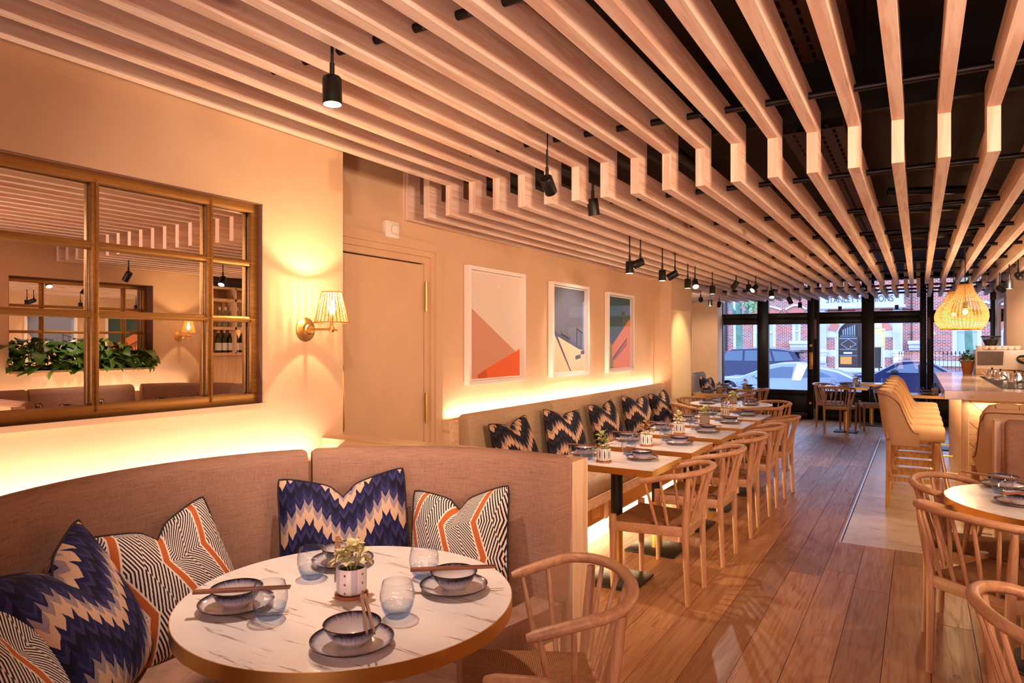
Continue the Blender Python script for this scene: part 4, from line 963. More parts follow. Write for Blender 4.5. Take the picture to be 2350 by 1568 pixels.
# ---------------------------------------------------------------- chairs with bentwood rails and woven seats (front = +y)
def make_chair(label, group):
    t = thing('dining_chair', label, 'chair', (0, 0, 0), 0, group)
    for s in (-1, 1):
        # rear leg rises past the seat and flattens into a paddle under the arm
        pts = [(s * .172, -.215, 0), (s * .174, -.205, .25), (s * .178, -.20, .44), (s * .19, -.21, .55), (s * .206, -.222, .66), (s * .214, -.228, .725)]
        MB().tube(pts, [.0145, .018, .020, .019, .0165, .013], 12).build('rear_leg', 'oak', t)
        pts = [(s * .235, .205, 0), (s * .238, .207, .22), (s * .24, .208, .39), (s * .24, .208, .405), (s * .24, .208, .478)]
        MB().tube(pts, [.0135, .018, .0195, .0225, .0225], 12).build('front_leg', 'oak', t)
    def rail(n, a, b, h0=.385, h1=.442, w=.011):
        A, B = Vector((*a, 0)), Vector((*b, 0)); d = (B - A).normalized(); q = Vector((-d.y, d.x, 0)) * w
        m = MB(); vs = [A - q, B - q, B + q, A + q]; m.add([(v.x, v.y, h0) for v in vs] + [(v.x, v.y, h1) for v in vs], [(3, 2, 1, 0), (4, 5, 6, 7), (0, 1, 5, 4), (1, 2, 6, 5), (2, 3, 7, 6), (3, 0, 4, 7)])
        m.build(n, 'oak_y', t, bevel=.004)
    rail('seat_rail', (-.235, .208), (.235, .208)); rail('seat_rail', (-.175, -.20), (.175, -.20)); rail('seat_rail', (-.178, -.20), (-.238, .205)); rail('seat_rail', (.178, -.20), (.238, .205))
    N = 10; m = MB(); rows = []
    for j in range(N + 1):
        f = j / N; y = -.192 + .40 * f; w = .165 + .062 * f
        for i in range(N + 1):
            x = (i / N * 2 - 1); dome = (1 - x ** 4) * (1 - (2 * f - 1) ** 4); m.v.append((x * w, y, .452 + .010 * dome - .016 * math.exp(-(x * x) * 4) * (1 - (2 * f - 1) ** 2)))
    for j in range(N):
        for i in range(N): m.f.append((j * (N + 1) + i, j * (N + 1) + i + 1, (j + 1) * (N + 1) + i + 1, (j + 1) * (N + 1) + i)); m.mi.append(0)
    q = [(-.227, .208), (.227, .208), (.165, -.192), (-.165, -.192)]
    b = len(m.v); m.v += [(x, y, .452) for x, y in q] + [(x * .97, y * .97, .425) for x, y in q]
    m.f += [(b + i, b + (i + 1) % 4, b + 4 + (i + 1) % 4, b + 4 + i) for i in range(4)] + [(b + 7, b + 6, b + 5, b + 4)]; m.mi += [0] * 5
    m.build('woven_seat', 'cord', t, smooth=30)
    # bent top rail: arms sweep back and rise to the crest
    R = [];
    for i in range(33):
        a = -1 + 2 * i / 32.0; aa = abs(a); s = 1 if a > 0 else -1
        if aa > .55:
            f = (aa - .55) / .45; R.append((s * (.266 - .018 * f), -.135 + .175 * f, .733 - .048 * f))
        else:
            th = aa / .55 * PI / 2; R.append((s * .266 * math.sin(th) ** .92 if th > 0 else 0, -.135 - .165 * math.cos(th), .755 - .022 * (aa / .55) ** 1.6))
    rad = [.0185 if 2 <= i <= 30 else (.0175 if i in (1, 31) else .012) for i in range(33)]
    MB().tube(R, rad, 12, flat=.92).build('bent_rail', 'oak_y', t, smooth=60)
    def spindle(a, b): MB().tube([a, tuple((Vector(a) + Vector(b)) / 2), b], [.0085, .0095, .0075], 8).build('spindle', 'oak', t)
    for s in (-1, 1):
        spindle((s * .205, -.045, .442), (s * .258, .005, .685)); spindle((s * .190, -.105, .442), (s * .264, -.085, .715))
    for i in range(5):
        f = (i - 2) / 2.0; xx = f * .175; th = math.asin(min(1, abs(xx) / .266)); 
        spindle((f * .128, -.20, .440), (xx, -.135 - .162 * math.cos(th), .744 - .008 * abs(f)))
    return t
def heading(dx, dy): return math.atan2(-dx, dy)          # turns +y towards (dx, dy)
C0 = make_chair('limed oak spindle chair at the right of the front round table, arms to it', 'front table chairs')
FG1 = (-1.015, 1.82); C0.location = (*FG1, 0); C0.rotation_euler = (0, 0, heading(-.815, -.58))
dup(C0, (-.91, 1.10, 0), heading(-.95, .30), 'spindle chair at the near edge, only its arm tip showing', 'front table chairs')
ORD = ['nearest', 'second', 'third', 'fourth', 'fifth']
TY = [4.0, 4.745, 5.49, 6.225, 6.945]
for i, y in enumerate((3.962, 4.745, 5.52, 6.28, 7.06)):
    dup(C0, (-1.325 + .008 * i, y, 0), heading(-1, (.0, .02, -.04, .0, .05)[i]), '%s of the five spindle chairs in the row facing the wall bench' % ORD[i], 'row of chairs facing the bench')
T6 = (-1.92, 8.30)
for x, y, hx, hy, lb in ((-2.22, 7.98, .62, .5, 'spindle chair on the wall side of the far round table, nearer the bench end'), (-2.36, 8.74, .8, -.6, 'spindle chair on the wall side of the far round table, beside the pale door'),
              (-1.62, 8.02, -.6, .55, 'spindle chair on the aisle side of the far round table, nearer the camera'), (-1.62, 8.63, -.6, -.6, 'spindle chair on the aisle side of the far round table, nearer the street')):
    dup(C0, (x, y, 0), heading(hx, hy), lb, 'chairs round the far round table')
dup(C0, (-2.30, 10.05, 0), heading(-1, 0), 'spindle chair at the nearer alcove table', 'alcove chairs'); dup(C0, (-2.30, 11.15, 0), heading(-1, .05), 'spindle chair at the alcove table next to the shopfront', 'alcove chairs')
T9 = (-1.03, 12.55)
dup(C0, (-1.14, 12.42, 0), heading(.05, 1), 'spindle chair with its back to the room at the table by the shop door', 'chairs by the shop door')
dup(C0, (-1.28, 13.05, 0), heading(1, -.25), 'spindle chair on the left of the table by the shop door', 'chairs by the shop door')
dup(C0, (-.62, 13.0, 0), heading(-1, -.2), 'spindle chair on the right of the table by the shop door', 'chairs by the shop door')
R1 = (.575, 3.905)
dup(C0, (.275, 4.20, 0), heading(.97, -.22), 'spindle chair at the far side of the right round table, near the bar', 'right table chairs')
dup(C0, (.313, 3.64, 0), heading(.62, .72), 'spindle chair with its back turned at the near side of the right round table', 'right table chairs')
dup(C0, (.44, 2.33, 0), heading(.95, .25), 'spindle chair cut off at the bottom right corner', 'right table chairs')
# ---------------------------------------------------------------- tables
def ped(t, r, base, zt=.735):
    MB().cyl((0, 0, .34), (0, 0, zt), r, n=24).build('column', 'black_metal', t); MB().cyl((0, 0, .012), (0, 0, .34), r * 1.02, n=24).build('brass_sleeve', 'brass', t)
    if base[0] == 'sq': MB().box(-base[1], base[1], -base[1], base[1], 0, .014).build('base_plate', 'black_base', t, bevel=.006)
    else: MB().cyl((0, 0, 0), (0, 0, .014), base[1], n=40).build('base_plate', 'black_base', t, bevel=.004)
def square_table(label, x, y, group, wx=.65, wy=.545, first=[None]):
    if first[0] is not None: return dup(first[0], (x, y, 0), None, label, group)
    t = thing('dining_table', label, 'table', (x, y, 0), 0, group)
    MB().box(-wx / 2 + .002, wx / 2 - .002, -wy / 2 + .002, wy / 2 - .002, .712, .7505).build('table_top', 'marble', t, smooth=0)
    m = MB(); e = .0025
    for a in ((-wx / 2, wx / 2, -wy / 2 - e, -wy / 2 + .002), (-wx / 2, wx / 2, wy / 2 - .002, wy / 2 + e), (-wx / 2 - e, -wx / 2 + .002, -wy / 2, wy / 2), (wx / 2 - .002, wx / 2 + e, -wy / 2, wy / 2)): m.box(*a, .711, .7495)
    m.build('brass_edge', 'brass', t, smooth=0)
    ped(t, .037, ('sq', .18)); first[0] = t; return t
for i, y in enumerate(TY): square_table('%s marble topped square table from the front along the wall bench' % ORD[i], -1.62 + .006 * i, y, 'square tables along the bench')
square_table('square marble table in the alcove beyond the far round table', -2.47, 10.02, 'alcove tables'); square_table('square marble table in the alcove next to the shopfront', -2.47, 11.12, 'alcove tables')
square_table('small square table standing by the glazed shop door', T9[0], T9[1], 'tables by the shopfront'); square_table('square table by the shopfront behind the bar stools', .18, 11.2, 'tables by the shopfront')
square_table('square table against the shopfront behind the small table with three chairs', -.72, 13.75, 'tables by the shopfront')
def round_table(label, x, y, R, first=[None]):
    if first[0] is not None: return dup(first[0], (x, y, 0), None, label, 'round tables')
    t = thing('round_table', label, 'table', (x, y, 0), 0, 'round tables')
    MB().cyl((0, 0, .712), (0, 0, .7505), R - .002, n=96).build('table_top', 'marble', t, smooth=30)
    m = MB(); m.lathe([(R - .003, .711), (R, .711), (R, .7495), (R - .003, .7495)], 96); m.loft; m.build('brass_edge', 'brass', t, smooth=40)
    ped(t, .045, ('rd', .23)); first[0] = t; return t
round_table('round marble table with brass edge in the front booth', CX, CY, .47)
round_table('far round marble table between the bench and the alcove', T6[0], T6[1], .47)
round_table('round marble table at the right by the bar, cut by the frame', R1[0], R1[1], .47)
# ---------------------------------------------------------------- tableware
def lathe_uv(prof, n, name, mat, uvs):
    m = MB(); m.lathe([(r, z) for r, z in prof], n)
    m.uv = [(u, j / n) for u in uvs for j in range(n)]
    return m.mesh(name, mat, 50)
pl = [(.001, .004), (.045, .004), (.062, .007), (.085, .013), (.098, .019), (.100, .0205), (.099, .0165), (.085, .0085), (.062, .002), (.045, 0), (.001, 0)]
plate_me = lathe_uv(pl, 48, 'plate', 'glaze', [0, .25, .45, .62, .9, 1, .95, .7, .5, .3, 0])
bl = [(.001, .010), (.028, .0105), (.046, .022), (.060, .040), (.0665, .052), (.068, .0535), (.0695, .052), (.066, .044), (.055, .026), (.036, .006), (.030, .003), (.028, 0), (.001, 0)]
bowl_me = lathe_uv(bl, 48, 'bowl', 'glaze', [0, .15, .35, .62, .9, 1, .96, .88, .66, .35, .2, .2, 0])
m = MB(); L = .25
m.loft([[(sx * w, y, sz * w) for sx, sz in ((-1, -1), (1, -1), (1, 1), (-1, 1))] for y, w in ((-L / 2, .0042), (.0, .0038), (L / 2, .0024))]); stick_me = m.mesh('chopstick', 'chop', 0)
gm = MB(); gm.lathe([(.0005, .012), (.024, .012), (.034, .018), (.0425, .034), (.0462, .050), (.0455, .066), (.0385, .0945), (.0372, .0950), (.0366, .0942)], 40); glass_me = gm.mesh('tumbler', 'tumbler', 60)
gb = MB(); gb.lathe([(.0005, 0), (.026, 0), (.031, .004), (.0385, .020), (.0428, .0345)], 40); glassb_me = gb.mesh('glass_base', 'blue_glass', 60)
def glass(x, y, z, label, group):
    o = ob('tumbler', glass_me, None, (x, y, z)); tag(o, label, 'glass', group); ob('glass_base', glassb_me, o)
def setting(x, y, z, ang, where, group, side='', stick_off=(.0, 0), mid=None):
    "plate with a bowl on it and a pair of chopsticks across the bowl; ang = direction of the chopsticks (deg)"
    s = (side + ' of ' if side else '') + where
    o = ob('plate', plate_me, None, (x, y, z)); tag(o, 'dark rimmed stoneware plate, ' + s, 'plate', group + ' plates')
    o = ob('bowl', bowl_me, None, (x, y, z + .0045)); tag(o, 'small dark rimmed bowl on plate, ' + s, 'bowl', group + ' bowls')
    a = math.radians(ang); d = Vector((math.cos(a), math.sin(a))); q = Vector((-d.y, d.x)); P = []
    for k in (-1, 1):
        c = (Vector(mid) if mid else Vector((x, y)) + d * stick_off[0] + q * stick_off[1]) + q * .006 * k
        P.append((c, k))
    right = Vector((.859, .512)); near = Vector((.512, -.859)); v = q
    w = ('nearer', 'farther') if abs(v.dot(near)) * .55 > abs(v.dot(right)) else ('right', 'left')
    for c, k in P:
        sgn = (v * k).dot(near if w[0] == 'nearer' else right)
        o = ob('chopstick', stick_me, None, (c.x, c.y, z + .0045 + .0580), (0, 0, a - PI / 2 + .018 * k))
        tag(o, '%s of two chopsticks across bowl, %s' % (w[0] if sgn > 0 else w[1], s), 'chopstick', 'chopsticks, ' + s)
Z = .7505
# front round table
fr = 'front round table'
setting(-1.612, 1.226, Z, 40, fr, fr, 'left setting', mid=(-1.568, 1.211)); setting(-1.170, 1.214, Z, -43, fr, fr, 'near setting', mid=(-1.168, 1.262))
setting(-1.176, 1.640, Z, 38, fr, fr, 'right setting', mid=(-1.182, 1.645)); setting(-1.630, 1.648, Z, -45, fr, fr, 'back setting', mid=(-1.617, 1.612))
for (x, y), lb in (((-1.475, 1.225), 'beside the left bowl'), ((-1.612, 1.500), 'left of the potted plant'), ((-1.318, 1.680), 'behind the right bowl'), ((-1.192, 1.405), 'between the potted plant and the right bowl')):
    glass(x, y, Z, 'blue bottomed tumbler on the front round table, ' + lb, 'front table tumblers')
# plants in pots
leaf_me = {}
def leaf(mat):
    if mat in leaf_me: return leaf_me[mat]
    m = MB(); n = 5; vs = []
    for i in range(n + 1):
        f = i / n; w = .46 * math.sin(PI * min(1, f * 1.02)) ** .8 * (1 - .35 * f) if 0 < i < n else .0
        z = .18 * math.sin(PI * f * .9) - .25 * f * f
        vs += [(-w, f, z + abs(w) * .22), (0, f, z), (w, f, z + abs(w) * .22)]
    m.add(vs, [(3 * i + a, 3 * i + a + 1, 3 * i + a + 4, 3 * i + a + 3) for i in range(n) for a in (0, 1)]); leaf_me[mat] = m.mesh('leaf', mat, 60); return leaf_me[mat]
def pot_plant(x, y, z, label, potmat, leafmat, rr_seed=1, saucer=True, s=1.0, n=22, spread=.05, leafsize=(.028, .045), group='potted plants on the tables', square=False, up=.5):
    t = thing('potted_plant', label, 'potted plant', (x, y, z), 0, group); rr = random.Random(rr_seed)
    zb = .009 if saucer else 0
    if saucer: MB().lathe([(.001, 0), (.046, 0), (.048, .004), (.048, .009), (.044, .009), (.043, .006), (.001, .006)], 28).build('saucer', 'coaster', t)
    MB().lathe([(.001, .0), (.034, .0), (.040, .004), (.043, .012), (.043, .073), (.0415, .075), (.039, .073), (.039, .062), (.001, .062)], 32).build('pot', potmat, t, loc=(0, 0, zb))
    MB().cyl((0, 0, .058 + zb), (0, 0, .064 + zb), .0388, n=20).build('soil', 'soil', t)
    for i in range(n):
        a = i * 2.399 + rr.uniform(-.3, .3); f = (i + .5) / n; r = spread * f ** .7; h = .085 + zb + (1 - f) * .045 * up / .5 + rr.uniform(-.006, .008)
        sc_ = rr.uniform(*leafsize); c = (r * .55 * math.cos(a), r * .55 * math.sin(a), h)
        o = ob('leaf', leaf(leafmat), t, c, (rr.uniform(-.15, 1.0) * (1.35 - f), rr.uniform(-.3, .3), a - PI / 2)); o.scale = (sc_, sc_, sc_)
    m = MB()
    for i in range(7):
        a = i * .9; m.tube([(.008 * math.cos(a), .008 * math.sin(a), .06 + zb), (.022 * math.cos(a), .022 * math.sin(a), .088 + zb), (.026 * math.cos(a), .026 * math.sin(a), .105 + zb)], .0018, 5)
    m.build('stems', 'leaf_green', t)
    return t
pot_plant(-1.405, 1.455, Z, 'cream leaved plant in a lilac striped and dotted pot on the front table', 'pot_dot', 'leaf_cream', 2, n=34, spread=.060, leafsize=(.028, .046))
kinds = [('pot_leaf', 'leaf_green', 'green fern-like plant in a navy leaf patterned pot'), ('pot_leaf', 'leaf_rust', 'small reddish plant in a navy leaf patterned pot'), ('pot_leaf', 'leaf_cream', 'cream leaved plant in a navy leaf patterned pot'),
         ('pot_grey', 'leaf_green', 'green plant in a grey stone pot'), ('pot_stripe', 'leaf_rust', 'rust leaved plant in a black striped pot')]
for i, y in enumerate(TY):
    tx = -1.62 + .006 * i; w = '%s square table from front' % ORD[i]; g = '%s square table' % ORD[i]
    setting(tx + .142, y + .068, Z, -18 + 3 * (i % 2), w, g, 'aisle side', stick_off=(.0, .0)); setting(tx - .235, y + .035, Z, -4, w, g, 'bench side', stick_off=(.0, .0))
    glass(tx - .155, y - .105, Z, 'blue bottomed tumbler, bench side of %s' % w, 'bench table tumblers'); glass(tx + .0, y + .20, Z, 'blue bottomed tumbler, far side of %s' % w, 'bench table tumblers')
    pot_plant(tx - .03, y - .135, Z, kinds[i][2] + ' on ' + w, kinds[i][0], kinds[i][1], 20 + i, n=20, spread=.06, leafsize=(.03, .05), up=.75)
w = 'far round table'
for a, r, sd in ((215, .28, 'bench side'), (140, .27, 'pale door side'), (-25, .28, 'aisle side'), (45, .27, 'street side')):
    setting(T6[0] + r * math.cos(math.radians(a)), T6[1] + r * math.sin(math.radians(a)), Z, a + 90, w, 'far round table', sd)
for (dx, dy), lb in (((-.16, .0), 'wall side'), ((-.03, -.20), 'near side'), ((.16, .06), 'aisle side'), ((.02, .26), 'street side')): glass(T6[0] + dx, T6[1] + dy, Z, 'tumbler on the far round table, ' + lb, 'far round table tumblers')
pot_plant(T6[0] + .03, T6[1], Z, 'yellow-green plant in a grey pot on the far round table', 'pot_grey', 'leaf_cream', 31)
for (tx, y), w, g in (((-2.47, 10.02), 'nearer alcove table', 'nearer alcove table'), ((-2.47, 11.12), 'farther alcove table', 'farther alcove table')):
    setting(tx + .16, y + .05, Z, 5, w, g, 'aisle side'); setting(tx - .18, y - .02, Z, 6, w, g, 'wall side'); glass(tx - .08, y - .13, Z, 'tumbler at near side of %s' % w, g + ' tumblers'); glass(tx, y + .17, Z, 'tumbler at far side of %s' % w, g + ' tumblers')
pot_plant(-2.46, 9.95, Z, 'small green plant in a grey pot on the nearer alcove table', 'pot_grey', 'leaf_green', 41); pot_plant(-2.35, 11.15, Z, 'small white flowering plant on the alcove table by the shopfront', 'pot_stripe', 'leaf_cream', 42)
w = 'small table by the shop door'; setting(T9[0] - .02, T9[1] - .12, Z, 5, w, 'shop door table', 'near side'); setting(T9[0] + .02, T9[1] + .14, Z, 5, w, 'shop door table', 'far side')
glass(T9[0] + .17, T9[1] - .02, Z, 'tumbler at right of %s' % w, 'shop door tumblers'); glass(T9[0] - .2, T9[1] + .05, Z, 'tumbler at left of %s' % w, 'shop door tumblers')
pot_plant(T9[0] + .17, T9[1] + .12, Z, 'rust leaved plant on the small table by the shop door', 'pot_stripe', 'leaf_rust', 43)
pot_plant(-.98, 13.75, Z, 'succulent in a pale pink pot on the shopfront table', 'pot_pink', 'leaf_green', 44); glass(-.52, 13.7, Z, 'clear tumbler standing alone on the shopfront table', 'shop door tumblers')
w = 'table behind the bar stools'; setting(.10, 11.1, Z, 5, w, 'stool side table', 'left'); setting(.36, 11.2, Z, 5, w, 'stool side table', 'right'); glass(.02, 11.3, Z, 'tumbler on the %s' % w, 'stool table tumblers')
pot_plant(.2, 11.3, Z, 'leafy plant on the table behind the bar stools', 'pot_stripe', 'leaf_dark', 45)
# right round table
w = 'right round table'
setting(.365, 4.215, Z, -30, w, 'right round table', 'far setting', mid=(.30, 4.16)); setting(.395, 3.80, Z, 40, w, 'right round table', 'near setting', mid=(.41, 3.77))
glass(.345, 4.035, Z, 'blue bottomed tumbler on the right round table between its two bowls', 'right round table tumblers')
setting(.80, 3.9, Z, 60, w, 'right round table', 'booth side')
# ---------------------------------------------------------------- framed pictures
def picture(label, y0, y1, z0, z1, art, base):
    t = thing('framed_picture', label, 'picture', (XP, (y0 + y1) / 2, (z0 + z1) / 2), 0, 'framed pictures over the bench'); w, h = (y1 - y0) / 2, (z1 - z0) / 2; f = .030
    for q in ((-w, w, h - f, h), (-w, w, -h, -h + f), (-w, -w + f, -h + f, h - f), (w - f, w, -h + f, h - f)): MB().box(.004, .056, *q).build('frame_bar', 'white', t, smooth=0, bevel=.0015)
    a, b = w - f, h - f
    MB().box(.006, .012, -a, a, -b, b).build('mount_board', 'white', t, smooth=0)
    a -= .012; b -= .012
    p = MB().box(.0125, .0145, -a, a, -b, b).build('print', base, t, smooth=0)
    for i, (poly, mat) in enumerate(art): MB().prism([(-a + 2 * a * u, b - 2 * b * v) for u, v in poly], .0145 + i * .0002, .0149 + i * .0002, 0).build('print_shape', mat, p, smooth=0)
    MB().add([(.045, -w + f, -h + f), (.045, w - f, -h + f), (.045, w - f, h - f), (.045, -w + f, h - f)], [(0, 1, 2, 3)]).build('glazing', 'picture_glass', t, smooth=0)
    return t
def art(n, c): MT[n] = plain(n, c, .6)
for n, c in (('art_pale', '#E6D4C2'), ('art_tan', '#CF9478'), ('art_orange', '#E8652A'), ('art_rust', '#C5542E'), ('art_sky', '#5D6070'), ('art_cream', '#E4BC98'), ('art_blue', '#454C6E'), ('art_ink', '#221f22'), ('art_periwinkle', '#7C86B0'), ('art_teal', '#35544E'), ('art_teal2', '#4a554a'), ('art_olive', '#8B8420'), ('art_apricot', '#E5873C'), ('art_brown', '#B0622C'), ('art_brown_deep', '#74402a')): art(n, c)
picture('framed print of pale, tan and bright orange planes, nearest the door', 4.34, 5.22, 1.15, 2.077,
        [([(.04, .333), (.905, .748), (.80, .80), (.165, .965), (.165, 1), (.04, 1)], 'art_tan'), ([(0, .32), (.04, .333), (.04, 1), (0, 1)], 'art_cream'), ([(1, .727), (1, 1), (.34, 1), (.32, .915)], 'art_orange'), ([(.165, .965), (.32, .915), (.345, 1), (.165, 1)], 'art_rust')], 'art_pale')
picture('framed print of a grey sky over cream walls with blue lines, middle of three', 5.735, 6.57, 1.148, 2.06,
        [([(0, .41), (.14, .55), (.94, .735), (.94, .80), (1, .80), (1, 1), (0, 1)], 'art_cream'), ([(0, .385), (.13, .53), (.58, 1), (.545, 1), (.11, .575), (0, .42)], 'art_blue'), ([(.12, .525), (.84, .685), (.94, .72), (.94, .745), (.82, .735), (.16, .575)], 'art_blue'),
         ([(.94, .14), (1, .14), (1, .79), (.94, .72)], 'art_periwinkle'), ([(.88, .755), (1, .755), (1, .80), (.88, .80)], 'art_blue'), ([(.71, .815), (.875, .80), (.875, .845), (.71, .865)], 'art_blue'),
         ([(.28, .52), (.295, .52), (.295, .545), (.53, .595), (.53, .575), (.545, .575), (.545, .62), (.28, .56)], 'art_ink'), ([(.745, .465), (.765, .465), (.765, .69), (.745, .685)], 'art_ink'), ([(.765, .475), (.95, .53), (.95, .545), (.765, .495)], 'art_ink'), ([(.875, .52), (.885, .52), (.885, .68), (.875, .68)], 'art_ink')], 'art_sky')
picture('framed print of orange block, olive and dark teal, farthest of three', 7.085, 7.885, 1.14, 2.045,
        [([(0, .575), (.22, .675), (.27, .92), (.27, 1), (0, 1)], 'art_olive'), ([(.22, .675), (.965, .30), (1, .32), (1, 1), (.27, 1), (.25, .85), (.22, .845)], 'art_apricot'), ([(.64, .12), (1, .1), (1, .32), (.965, .30), (.64, .46)], 'art_teal2'),
         ([(.24, .845), (.86, .57), (.86, .68), (.27, .90)], 'art_brown'), ([(.25, .84), (.86, .565), (.86, .59), (.26, .875)], 'art_brown_deep')], 'art_teal')
# ---------------------------------------------------------------- wall sconces with reed shades
def shade_parts(t, r0, r1, h, z, ribs, rings, c=(0, 0), rib_r=.0022, ring_r=.0017, rib_mat='wicker', pairs=True):
    m = MB()
    for i in range(ribs):
        a = 2 * PI * i / ribs
        m.tube([(c[0] + r0 * math.cos(a), c[1] + r0 * math.sin(a), z), (c[0] + r1 * math.cos(a), c[1] + r1 * math.sin(a), z + h)], rib_r, 5)
    m.build('shade_ribs', rib_mat, t, smooth=60)
    m = MB()
    for i in range(rings):
        f = i / (rings - 1); m.ring(r0 + (r1 - r0) * f, ring_r, z + h * f, 32, 4, c)
    m.build('shade_weave', 'wicker_lit', t, smooth=60)
    MB().ring(r0 + .001, .0035, z, 32, 6, c).build('shade_rim', rib_mat, t); MB().ring(r1, .003, z + h, 32, 6, c).build('shade_rim', rib_mat, t)
def sconce(label, x, y, z, s):
    t = thing('wall_sconce', label, 'wall lamp', (x, y, z), 0, 'brass sconces')
    m = MB(); prof = [(.001, 0), (.060, 0), (.061, .004), (.045, .011), (.030, .014), (.028, .028), (.020, .032), (.018, .044), (.001, .046)]
    m.loft([[(s * zz, r * math.cos(a), r * math.sin(a)) for a in (2 * PI * j / 28 for j in range(28))] for r, zz in prof], True).build('backplate', 'brass_dull', t, smooth=40)
    m = MB(); m.tube([(s * .04, 0, 0), (s * .175, 0, 0)], .006, 12).ball((s * .185, 0, 0), .017, 14).cyl((s * .20, 0, 0), (s * .222, 0, -.006), .004, .006, n=8); m.build('arm', 'brass_dull', t)
    m = MB(); m.cyl((s * .185, 0, .012), (s * .185, 0, .06), .008, .011, n=12); m.build('lamp_holder', 'brass_dull', t)
    shade_parts(t, .083, .048, .150, .032, 26, 30, (s * .185, 0), ring_r=.0015)
    m = MB(); m.ball((s * .185, 0, .105), .020, 12, (1, 1, 1.7)).build('bulb', 'bulb', t)
    d = bpy.data.lights.new('sconce_bulb', 'POINT'); d.energy = 23; d.color = (1, .68, .38); d.shadow_soft_size = .008
    o = bpy.data.objects.new('sconce_bulb', d); COL.objects.link(o); o.parent = t; o.location = (s * .185, 0, .150)
    return t
sconce('brass wall sconce with pleated reed shade beside the front mirror', XW, 2.437, 1.545, 1)
sconce('brass wall sconce with reed shade on the right wall, seen in the mirror', XR, 4.98, 1.555, -1)
# ---------------------------------------------------------------- trough of plants below the right-hand mirror
t = thing('plant_trough', 'trough of broad leaved green plants on the right-hand sill, seen reflected', 'planter', (XR + .03, (RY0 + RY1) / 2, MZ0))
MB().box(-.02, .06, -.72, .72, 0, .02).build('trough', 'black_paint', t); MB().box(-.015, .055, -.71, .71, .018, .024).build('soil', 'soil', t)
rr = random.Random(8); lm = leaf('leaf_dark')
for i in range(150):
    y = rr.uniform(-.70, .70); z = .01 + rr.random() ** 1.3 * .30 * (1.0 - .35 * (y / .7 + .2) ** 2); s_ = rr.uniform(.09, .19)
    o = ob('leaf', lm, t, (rr.uniform(-.05, .06), y, z), (rr.uniform(-.9, .5), rr.uniform(-.6, .6), rr.uniform(-.9, 2.2) + PI / 2)); o.scale = (s_, s_, s_)
m = MB()
for i in range(40):
    y = rr.uniform(-.68, .68); m.tube([(.02, y, .05), (rr.uniform(-.02, .04), y + rr.uniform(-.05, .05), rr.uniform(.15, .33))], .003, 4)
m.build('stems', 'leaf_green', t)
# ---------------------------------------------------------------- bar back shelves with bottles (seen in the front mirror)
t = thing('back_shelf', 'pale wooden wall shelves of bottles beyond the right-hand booth', 'shelf', (2.15, 5.27, 0))
MB().box(.30, .46, .04, 4.0, 0, 2.30).build('back_panel', 'ply_v', t, smooth=0)
for nm_, z in (('shelf_board', 1.33), ('shelf_board', 1.66), ('shelf_board', 2.02), ('shelf_board', 2.18)): MB().box(.02, .30, .04, 4.0, z - .018, z + .018).build(nm_, 'ply', t, smooth=0)
for y in (.05, .52, 1.1, 1.8, 2.6): MB().box(.02, .30, y - .012, y + .012, 1.33, 2.18).build('upright', 'ply_v', t, smooth=0)
MB().box(.06, .30, .04, 4.0, .9, 1.31).build('front_panel', 'ply_v', t, smooth=0)
MB().box(.0, .03, .04, 4.0, 2.19, 2.25).build('black_rail', 'black_metal', t, smooth=0)
def bottle(x, y, z, label, glassm, h=.30, r=.037, lab=True, cap='white', group='bottles on the wall shelves'):
    m = MB(); m.lathe([(.001, 0), (r, 0), (r, h * .58), (r * .8, h * .68), (r * .38, h * .80), (r * .36, h * .97), (.001, h * .97)], 20)
    o = m.build('bottle', glassm, None, loc=(x, y, z)); tag(o, label, 'bottle', group)
    if lab: MB().lathe([(r + .0008, h * .10), (r + .0008, h * .42)], 20).build('label', 'paper', o)
    MB().lathe([(r * .40, h * .84), (r * .42, h), (.001, h)], 14).build('cap', cap, o)
for i in range(5): bottle(2.27, 5.60 + i * .088, 1.348, 'dark green wine bottle with white label on the lower wall shelf, seen reflected', 'bottle_green')
for i in range(5): bottle(2.27, 5.62 + i * .085, 1.678, 'clear spirit bottle on the upper wall shelf, seen reflected', 'bottle_clear', .26, .04, False, 'white', 'clear bottles on the upper wall shelf')
# ---------------------------------------------------------------- bar
t = thing('bar_counter', 'stone topped wooden bar with chevron front and lit underside', 'bar', (0, 0, 0))
MB().box(.176, .58, 6.42, 10.37, 1.027, 1.10).build('counter_top', 'stone', t, smooth=0, bevel=.003); MB().box(.578, 2.14, 6.42, 6.80, 1.027, 1.10).build('counter_top', 'stone', t, smooth=0, bevel=.003)
MB().box(.578, 1.5, 9.55, 10.37, 1.027, 1.10).build('counter_top', 'stone', t, smooth=0)
MB().box(.582, 1.15, 6.802, 9.548, 1.03, 1.088).build('work_top', 'black_metal', t, smooth=0)
MB().box(.345, .60, 6.56, 10.3, 0, 1.027).build('side_panel', 'ply_v', t, smooth=0)
MB().box(.295, .345, 6.53, 6.60, 0, 1.027).build('corner_post', 'ply_v', t, smooth=0, bevel=.004)
n = 9
for i in range(n):
    y0 = 6.62 + i * .41; MB().box(.33, .346, y0, y0 + .402, 0, 1.024).build('side_board', 'ply_v', t, smooth=0)
